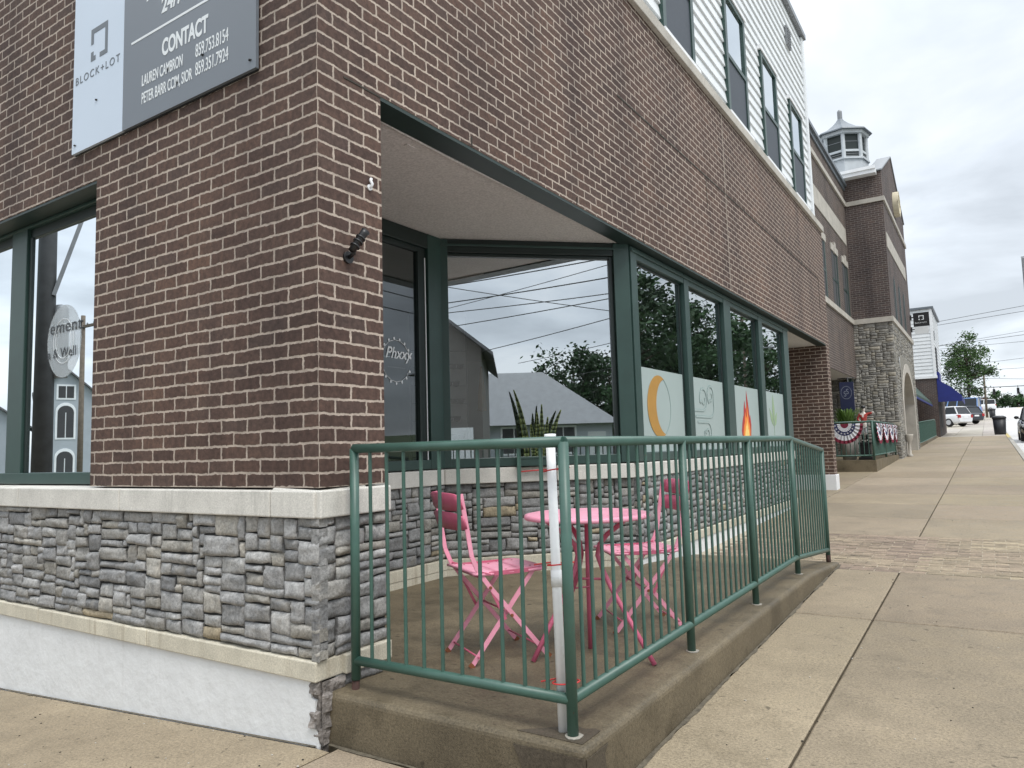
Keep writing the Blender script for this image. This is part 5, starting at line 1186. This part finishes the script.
# ---------------------------------------------------------------- street furniture
def litter_bin(x, y, label, grp):
    z = g(x, y); t = thing('litter_bin', (x, y, z), label, 'bin', grp)
    mb = MB(); mb.lathe([(.25, 0), (.27, .05), (.31, .86), (.0, .86)], (x, y, z), 20); mb.build('bin_body', M['bin'], t)
    mb = MB(); mb.lathe([(.335, .86), (.34, .93), (.30, .97), (.2, 1.02), (.0, 1.03)], (x, y, z), 20); mb.build('bin_lid', M['bin'], t)
litter_bin(3.03, 45.5, 'black round litter bin at the kerb by the yellow kerb paint', 'litter bins along the sidewalk')
litter_bin(2.95, 95, 'far smaller black litter bin at the end of the sidewalk under the tree', 'litter bins along the sidewalk')
# partly seen sign panel at the right edge: a street sign on its post by the kerb
ss = thing('street_banner', (4.3, 33, .8), 'grey edge of a tall banner panel at the right edge of the photo', 'banner')
mb = MB(); mb.box(4.11, 4.75, 33.0, 33.04, 6.42, 8.33); mb.build('panel', M['grey'], ss, bevel=.02)
mb = MB(); mb.tube([(4.85, 33.02, g(4.85, 33)-.13), (4.85, 33.02, 8.6)], .07, 10); mb.tube([(4.1, 33.02, 8.36), (4.85, 33.02, 8.36)], .02, 6); mb.tube([(4.1, 33.02, 6.39), (4.85, 33.02, 6.39)], .02, 6); mb.build('post', M['grey'], ss)

# ---------------------------------------------------------------- vehicles
def loft(mb, secs, m=0, sm=True, caps=True):
    base = []
    for s in secs: base.append(len(mb.v)); mb.v += [tuple(p) for p in s]
    n = len(secs[0])
    for a, b in zip(base, base[1:]):
        for j in range(n): mb.f.append((a+j, a+(j+1) % n, b+(j+1) % n, b+j)); mb.m.append(m); mb.c.append(None); mb.sm.append(sm)
    if caps:
        mb.f.append(tuple(base[0]+j for j in reversed(range(n)))); mb.f.append(tuple(base[-1]+j for j in range(n))); mb.m += [m, m]; mb.c += [None]*2; mb.sm += [False]*2
def car(name, label, cat, x, y, rz, paint, L=4.6, Wd=1.84, H=1.66, hood=.98, van=False, grp=None):
    t = thing(name, (0, 0, 0), label, cat, grp); w = Wd/2; f = L/2; belt = H*.60
    def sec(xx, hw, zb, zt): return [(xx, -hw*.9, zb), (xx, hw*.9, zb), (xx, hw, zb+.18), (xx, hw, zt-.16), (xx, hw*.93, zt), (xx, -hw*.93, zt), (xx, -hw, zt-.16), (xx, -hw, zb+.18)]
    hx = f-hood
    mb = MB(); loft(mb, [sec(-f, w*.88, .36, belt-.1), sec(-f+.12, w*.97, .27, belt), sec(-f+.6, w, .24, belt+.02), sec(0, w, .24, belt), sec(hx, w, .24, belt-.03), sec(f-.35, w*.96, .26, belt-.16), sec(f-.08, w*.9, .30, belt-.26), sec(f, w*.82, .36, belt-.36)]); 
    mb.build('body', paint, t, bevel=.03)
    def gs(xx, hw, z0, hw2, z1): return [(xx, -hw, z0), (xx, hw, z0), (xx, hw2, z1), (xx, -hw2, z1)]
    rx0, rx1 = -f+(.42 if not van else .12), hx-.62 if not van else hx-.35
    mb = MB(); z0 = belt-.03
    A = [(-f+.12, w*.88, z0), (-f+.3, w*.9, z0), (hx-.05, w*.9, z0), (hx+.1, w*.86, z0)]
    mb.hexa([(-f+.10, -w*.88, z0), (hx+.08, -w*.88, z0), (hx+.08, w*.88, z0), (-f+.10, w*.88, z0), (rx0, -w*.70, H-.05), (rx1, -w*.70, H-.05), (rx1, w*.70, H-.05), (rx0, w*.70, H-.05)])
    mb.build('window', M['carglass'], t)
    mb = MB(); loft(mb, [gs(rx0-.08, w*.70, H-.085, w*.62, H-.05), gs(rx0+.2, w*.735, H-.09, w*.62, H), gs(rx1-.3, w*.735, H-.09, w*.62, H), gs(rx1+.03, w*.71, H-.09, w*.62, H-.05)])
    for s in (-1, 1):
        for (xa, xb) in ((-f+.12, rx0), (hx+.06, rx1), ((-f+.10+hx)/2-.35, (rx0+rx1)/2-.3), ((-f+.10+hx)/2+.55, (rx0+rx1)/2+.5)): mb.bar((xa, s*w*.885, z0), (xb, s*w*.715, H-.06), .03, .09, (1, 0, 0))
    mb.build('roof', paint, t)
    for sx in (-1, 1):
        for s in (-1, 1):
            cx = sx*(f-.86) if sx > 0 else -f+.85; r = .34
            mb = MB(); mb.tube([(cx, s*(w-.21), r), (cx, s*(w-.03), r), (cx, s*(w+.004), r)], [r, r, r-.03], 24); wh = mb.build('wheel', M['tyre'], t)
            mb = MB(); mb.tube([(cx, s*(w-.02), r), (cx, s*(w+.012), r)], [.215, .20], 20); mb.build('rim', M['rim'], wh)
            mb = MB(); mb.tube([(cx, s*(w-.19), r+.02), (cx, s*(w+.002), r+.02)], .40, 24); mb.build('wheel_arch', M['tyre'], t) if False else None
    for s in (-1, 1):
        mb = MB(); mb.hexa([(f-.28, s*w*.55, belt-.38), (f-.06, s*w*.55, belt-.40), (f-.12, s*w*.9, belt-.38), (f-.42, s*w*.965, belt-.34), (f-.25, s*w*.55, belt-.22), (f-.05, s*w*.55, belt-.27), (f-.13, s*w*.89, belt-.24), (f-.44, s*w*.955, belt-.2)]); mb.build('headlight', M['lampclear'], t)
        mb = MB(); mb.box(-f-.005, -f+.22, s*w*.66, s*w*.955, belt-.30, belt-.06); mb.build('tail_light', M['lampred'], t)
        mb = MB(); mb.blob((hx-.12, s*(w+.09), belt+.10), (.07, .10, .075), 10, 6); mb.bar((hx-.1, s*w*.9, belt+.03), (hx-.1, s*(w+.06), belt+.06), .05, .04); mb.build('mirror', M['carblack'] if paint != M['carwhite'] else paint, t)
    mb = MB(); mb.box(f-.06, f+.006, -w*.5, w*.5, .42, .62); mb.build('grille', M['black'], t)
    mb = MB(); mb.box(f-.03, f+.022, -.25, .25, .44, .56); mb.box(-f-.012, -f+.05, -.25, .25, .62, .75); mb.build('number_plate', M['white'], t)
    t.location = (x, y, g(x, y)-(.13 if 3.4 < x < 12.6 else 0)); t.rotation_euler = (0, 0, rz); return t
car('parked_car', 'black car parked at the kerb at the right edge of the photo', 'car', 4.60, 38.5, R(-90), M['carblack'], H=1.62)
car('parked_car', 'white hatchback parked left of the sidewalk behind the blue awning', 'car', -.72, 67.2, R(148), M['carwhite'], L=4.2, H=1.62)
car('parked_car', 'dark grey car parked just beyond the white hatchback', 'car', .05, 73.0, R(140), M['cardark'], L=4.4, H=1.55)
car('delivery_van', 'blue and white van behind the parked cars', 'van', -.6, 86, R(170), M['bluewrap'], L=5.2, H=2.3, hood=.7, van=True)
car('delivery_van', 'white van far down the street by the tree trunk', 'van', 1.2, 138, R(185), M['carwhite'], L=5.0, H=2.0, hood=1.0, van=True)

# ---------------------------------------------------------------- trees
def leafcloud(mb, cen, rad, n, size, rnd, lo=.55, hi=1.5, cl=26):
    cen = Vector(cen); cls = []
    for _ in range(cl):
        d = Vector((rnd.gauss(0, 1), rnd.gauss(0, 1), rnd.gauss(0, 1))).normalized(); r = rnd.random()**.5
        cls.append((Vector((cen.x+d.x*rad[0]*r, cen.y+d.y*rad[1]*r, cen.z+d.z*rad[2]*r)), rnd.uniform(.16, .34), rnd.uniform(lo, hi)))
    for k in range(n):
        c, s, tone = cls[k % cl]; m_ = sum(rad)/3
        p = c+Vector((rnd.gauss(0, 1)*s*m_*.62, rnd.gauss(0, 1)*s*m_*.62, rnd.gauss(0, 1)*s*m_*.42))
        a = Vector((rnd.uniform(-1, 1), rnd.uniform(-1, 1), rnd.uniform(-.6, .6))).normalized(); b = a.cross(Vector((rnd.uniform(-1, 1), rnd.uniform(-1, 1), rnd.uniform(-1, 1)))).normalized()
        q = size*rnd.uniform(.6, 1.3); a *= q; b *= q*.6; v = tone*rnd.uniform(.75, 1.25)
        mb.face([p-a, p-b*.8, p+a, p+b*.8], 0, (v, v*rnd.uniform(.92, 1.05), v*.95))
    return cls
def tree(name, label, x, y, z, H, rad, ch, m, seed, n=3000, size=.2, grp=None, tr=.16, cl=26):
    rnd = random.Random(seed); t = thing(name, (x, y, z), label, 'tree', grp)
    mb = MB(); cls = leafcloud(mb, (x, y, z+ch), rad, n, size, rnd, cl=cl); mb.build('crown', m, t)
    mb = MB(); top = Vector((x+rnd.uniform(-.2, .2), y, z+ch+rad[2]*.5)); mb.tube([(x, y, z-.1), (x+.03, y, z+ch*.4), tuple(Vector((x, y, z)).lerp(top, .7)), top], [tr, tr*.8, tr*.5, tr*.15], 8)
    for c, s, tone in cls[::2]:
        zz = max(z+ch*.35, min(c.z-.3, z+ch)); f = (zz-z)/(top.z-z); a = Vector((x, y, z)).lerp(top, f*.9); mb.tube([a, a.lerp(c, .5)+Vector((0, 0, -.1)), c], [tr*.4, tr*.25, tr*.06], 5)
    mb.build('trunk', M['bark'], t); return t
tree('street_tree', 'tall loose leaved street tree rising over the sidewalk beyond the blue awning', .95, 90, 3.0, 9, (2.35, 2.2, 3.6), 5.9, M['leaf1'], 5, n=7500, size=.135, cl=60)
tree('street_tree', 'small bushy tree left of the tall street tree, above the parked cars', -1.3, 118, 4.0, 4, (1.5, 1.5, 1.3), 1.9, M['leaf1'], 6, n=900, size=.22)
for k, (x, y, r, h, lb) in enumerate(((5.4, 204, 2.9, 3.6, 'highest rounded dark tree where the road meets the sky, left in the row'), (8.6, 206, 2.6, 2.7, 'rounded dark tree in the middle of the row where the road meets the sky'), (11.6, 208, 3.2, 3.3, 'rounded dark tree by the right edge, in the row where the road meets the sky'), (3.1, 200, 1.8, 1.9, 'lowest dark tree of the row, nearest the sidewalk end'), (15.5, 212, 3.5, 3.0, 'dark tree in the row beyond the right edge of the road'))):
    tree('roadside_tree', lb, x, y, 7.0, h, (r, r, h*.62), h*.62, M['leaf2'], 20+k, n=1500, size=.32, grp='row of trees at the crest of the road', tr=.2)
# trees on the opposite side, seen mirrored in the shop windows
T0 = tree('avenue_tree', 'broad avenue tree across the street, first from the corner, mirrored in the shop windows', 14.2, 27, .6, 9, (3.4, 3.6, 3.6), 5.8, M['leaf2'], 31, n=5200, size=.2, cl=44, grp='avenue trees across the street', tr=.22)
for k, (y, s, lb) in enumerate(((34.5, 1.05, 'second'), (42, .95, 'third'), (50, 1.1, 'fourth'), (66, 1.0, 'fifth'))):
    dup(T0, (14.0+.3*(k % 2), y, g(14, y)), k*1.7, 'broad avenue tree across the street, %s from the corner, mirrored in the shop windows' % lb, scale=s)
for x, y, s, lb in ((45.5, -23.2, .98, 'tree behind the long low house, left one seen mirrored in the diagonal window'), (46.8, -20.6, .92, 'tree behind the long low house, right one seen mirrored in the diagonal window')):
    dup(T0, (x, y, 0), 1.1*x, lb, scale=s)
dup(T0, (-52, -29, -3.4), .4, 'tree beside the grey gabled house, seen mirrored in the left window', scale=.9)

# ---------------------------------------------------------------- houses across the streets (mirrored in the glass)
def house(name, label, x, y, z, rz, w, d, h, rise, wall, win, over=.35, hip=0, rf='roof'):
    t = thing(name, (0, 0, 0), label, 'house'); mb = MB()            # front is +x at its own origin, w along y, d back along -x, gable to the front
    mb.box(-d, 0, -w/2, w/2, -.5, h)
    if not hip: mb.prism([(-w/2, h), (w/2, h), (0, h+rise)], (-d, 0, 0), (0, 1, 0), (0, 0, 1), d)
    mb.build('wall', wall, t); mb = MB()
    if hip: mb.hexa([(-d-over, -w/2-over, h), (over, -w/2-over, h), (over, w/2+over, h), (-d-over, w/2+over, h), (-d*.55, -w/2+hip, h+rise), (-d*.45, -w/2+hip, h+rise), (-d*.45, w/2-hip, h+rise), (-d*.55, w/2-hip, h+rise)])
    else:
        for s in (-1, 1):
            e = over/(w/2)
            a, b = (s*(w/2+over), h-rise*e), (0, h+rise)
            mb.hexa([(xx, yy, zz+dz) for dz in (.02, .16) for xx, (yy, zz) in ((over, a), (over, b), (-d-over, b), (-d-over, a))])
    mb.build('roof', M[rf], t)
    for (wy, wz, ww, wh, arched) in win:
        mb = MB(); mb.box(-.05, .03, wy-ww/2-.12, wy+ww/2+.12, wz-.12, wz+wh+.12)
        if arched: mb.prism([(wy+math.cos(R(a))*(ww/2+.12), wz+wh+.1+math.sin(R(a))*(ww/2+.1)) for a in range(0, 181, 20)], (-.05, 0, 0), (0, 1, 0), (0, 0, 1), .08)
        fw = mb.build('window', M['white'], t); q = MB(); q.box(-.02, .045, wy-ww/2, wy-.03, wz, wz+wh); q.box(-.02, .045, wy+.03, wy+ww/2, wz, wz+wh)
        if arched: q.prism([(wy+math.cos(R(a))*(ww/2), wz+wh+math.sin(R(a))*(ww/2)) for a in range(0, 181, 20)], (-.02, 0, 0), (0, 1, 0), (0, 0, 1), .065)
        q.build('pane', M['dark'], fw)
    mb = MB(); mb.box(0, .05, -w/2+.4, -w/2+1.5, 0, 2.2); mb.build('door', M['housewhite'], t)
    t.location = (x, y, z); t.rotation_euler = (0, 0, rz); return t
house('gabled_house', 'tall grey house with steep gable and arched windows, mirrored in the left window', -49.9, -22.25, -3.4, R(24), 3.3, 9, 9.4, 1.5, M['housegrey'], ((0, 9.0, .9, .8, 0), (0, 6.3, .95, 1.7, 1), (0, 3.1, .95, 1.8, 1)), .3)
house('wide_house', 'wide grey house wing left of the steep gable, mirrored in the left window', -53.5, -17.0, -3.4, R(24), 8, 7, 7.2, 3.0, M['housegrey'], ((-1, 4.5, 1, 1.7, 0), (2, 4.5, 1, 1.7, 0), (-1, 1.2, 1, 1.7, 0), (2, 1.2, 1, 1.7, 0)))
house('tan_house', 'tan house with low gable and upstairs windows, mirrored in the diagonal window', 15.75, -14.4, 0, R(145), 7.0, 9, 5.5, 2.8, M['housetan'], ((2.4, 3.5, .9, 1.5, 0),), .5)
house('low_house', 'long low house with hipped grey roof, mirrored in the diagonal window', 29.8, -19.6, 0, R(145), 14, 8, 2.7, 3.6, M['housegrey'], ((-4, 1, 1.4, 1.5, 0), (-1, 1, 1.4, 1.5, 0), (2.5, 1, 1.4, 1.5, 0)), .5, hip=4, rf='paleroof')
house('far_house', 'small red brown house at the far end of the street', 2.2, 196, 7.2, R(-70), 4, 5, 1.6, 1.2, M['brownhouse'], ((0, .5, .8, .8, 0),))
house('corner_house', 'grey house on the opposite corner beyond the avenue trees', 18.5, 48, 1.3, R(180), 24, 9, 5.2, 2.4, M['housegrey'], ((-6, 1, 1.2, 1.6, 0), (0, 1, 1.2, 1.6, 0), (6, 1, 1.2, 1.6, 0), (-6, 3.6, 1.2, 1.3, 0), (6, 3.6, 1.2, 1.3, 0)), .5, hip=6)

# ---------------------------------------------------------------- poles, wires, signals
def upole(x, y, z, h, label, lamp=None, r=.14, m='polewood'):
    t = thing('utility_pole', (x, y, z), label, 'pole', 'utility poles along the streets'); mb = MB(); mb.tube([(x, y, z-.2), (x, y, z+h)], [r, r*.7], 12); mb.build('pole', M[m], t)
    mb = MB(); mb.box(x-1.1, x+1.1, y-.05, y+.05, z+h-.6, z+h-.48); mb.build('cross_arm', M['polewood'], t)
    for k in (-1, -.4, .4, 1): mb = MB(); mb.lathe([(.03, 0), (.045, .04), (.03, .1)], (x+k, y, z+h-.48), 8); mb.build('insulator', M['grey'], t)
    if lamp:
        mb = MB(); mb.tube([(x, y, z+lamp[2]), (x+lamp[0]*.5, y+lamp[1]*.5, z+lamp[2]+.5), (x+lamp[0], y+lamp[1], z+lamp[2]+.55)], .045, 8); mb.blob((x+lamp[0], y+lamp[1], z+lamp[2]+.5), (.28, .16, .1), 10, 6); mb.build('lamp_arm', M['grey'], t)
    return t
upole(-9.82, -2.9, g(-9.8, -2.9), 9.5, 'dark utility pole on the side street, mirrored in the left window', r=.155, m='polegrey')
t = thing('pole_transformer', (-9.5, -3.1, 5.2), 'grey transformer drum and bracket high on the side street pole', 'transformer')
mb = MB(); mb.lathe([(.0, 0), (.11, 0), (.11, 1.1), (.07, 1.16), (.0, 1.18)], (-9.72, -3.08, 2.6), 16); mb.bar((-9.7, -2.95, 3.9), (-9.55, -3.35, 5.4), .06, .06); mb.build('drum', M['grey'], t)
upole(-33.3, -15.05, -2.3, 10.5, 'far slender utility pole on the side street, mirrored in the left window', r=.14)
upole(13.3, 57, g(13.3, 57), 10, 'utility pole with a lamp arm across the street, mirrored in the shop windows', (-2.2, 0, 6.5))
upole(13.3, 12, g(13.3, 12), 10, 'utility pole across the street opposite the shop')
upole(13.3, -13, 0, 10, 'utility pole on the far corner of the side street')
upole(2.45, 97, 3.35, 5.6, 'slender grey utility pole beside the tall street tree', r=.13)
upole(6.9, 206, 7.3, 3.6, 'thin utility pole standing among the trees at the crest of the road', r=.10)
def wire(a, b, sag, r, label, grp):
    a, b = Vector(a), Vector(b); mb = MB(); n = 14
    mb.tube([a.lerp(b, i/n)-Vector((0, 0, sag*4*(i/n)*(1-i/n))) for i in range(n+1)], r, 5); tag(mb.build('overhead_wire', M['wire'], loc=tuple(a)), label, 'wire', grp)
WG = 'overhead wires along the street'
for k, (dx, z) in enumerate(((-1, 9.55), (-.4, 9.55), (.4, 9.55), (1, 9.55), (0, 7.2), (.05, 6.6))):
    for (y0, y1, q0, q1) in ((-13, 12, 0, .25), (12, 57, .25, 1.7)): wire((13.3+dx, y0, z+q0), (13.3+dx, y1, z+q1), .35 if y1 < 20 else .7, .012 if z > 9 else .02, 'thin black wire strung between the poles across the street, seen mirrored in the shop windows', WG)
for k, (x, y, z0, z1) in enumerate(((-9.8, -2.9, 8.4, 9.3), (-9.8, -2.9, 8.0, 8.6), (-9.8, -2.9, 6.5, 7.1), (-9.8, -2.9, 6.1, 6.5), (-9.8, -2.9, 7.6, 7.6))): wire((x, y, z0), (13.3, -13, z1) if k < 4 else (13.3, 12, 7.6), .5, .016, 'black wire crossing over the street corner, seen mirrored in the diagonal window', 'wires over the street corner')
for a, b in (((13.3, 12, 7.6), (17, -11, 5.2)), ((13.3, 12, 6.6), (27, -16, 6.0)), ((13.3, -13, 6.3), (13.3, 12, 5.9)), ((13.3, -13, 5.6), (13.3, 12, 6.6)), ((13.3, -13, 8.0), (30, 3, 5.5)), ((13.3, 12, 5.9), (30, -14, 5.4)), ((13.3, 12, 8.4), (22, -22, 8.2))):
    wire(a, b, .3, .016, 'black wire crossing over the street corner, seen mirrored in the diagonal window', 'wires over the street corner')
def cross(Y, xl, zl, xr, zr, label, grp='wires crossing high over the road', r=.016):
    k = (zr-zl)/(xr-xl); wire((-9, Y, zl+k*(-9-xl)), (13.3, Y, zl+k*(13.3-xl)), .0, r, label, grp)
for a in ((62, -0.25, 10.06, 4.86, 10.55), (62, -0.30, 9.79, 5.28, 10.20), (85, 2.25, 11.04, 6.11, 11.42), (62, -0.02, 8.20, 5.15, 8.48), (85, 2.20, 10.37, 6.03, 10.40), (85, 3.18, 8.60, 5.91, 8.76), (85, 2.95, 7.82, 5.83, 7.80), (85, 3.06, 6.95, 5.75, 6.70)):
    cross(*a, 'thin black wire crossing high over the road against the clouds', r=.016)
wire((-9, 85, 6.2), (13.3, 85, 5.95), 0, .035, 'lowest span wire over the road, carrying the two traffic signals', 'wires crossing high over the road')
for x, lb in ((3.22, 'black traffic signal hanging over the road, left of the two'), (5.2, 'black traffic signal hanging over the road, right of the two')):
    z = 5.02; t = thing('traffic_signal', (x, 85, z), lb, 'traffic signal', 'traffic signals over the road')
    mb = MB(); mb.box(x-.11, x+.11, 84.9, 85.08, z+.25, z+.85); mb.tube([(x, 85, z+.85), (x, 85, z+1.1)], .03, 6); mb.build('housing', M['black'], t, bevel=.03)
    for k, c in enumerate((M['flame_r'], M['gold'], M['leaf1'])):
        q = MB(); q.tube([(x, 84.9, z+.75-.19*k), (x, 84.80, z+.75-.19*k)], [.07, .08], 10); q.build('visor', M['black'], t)
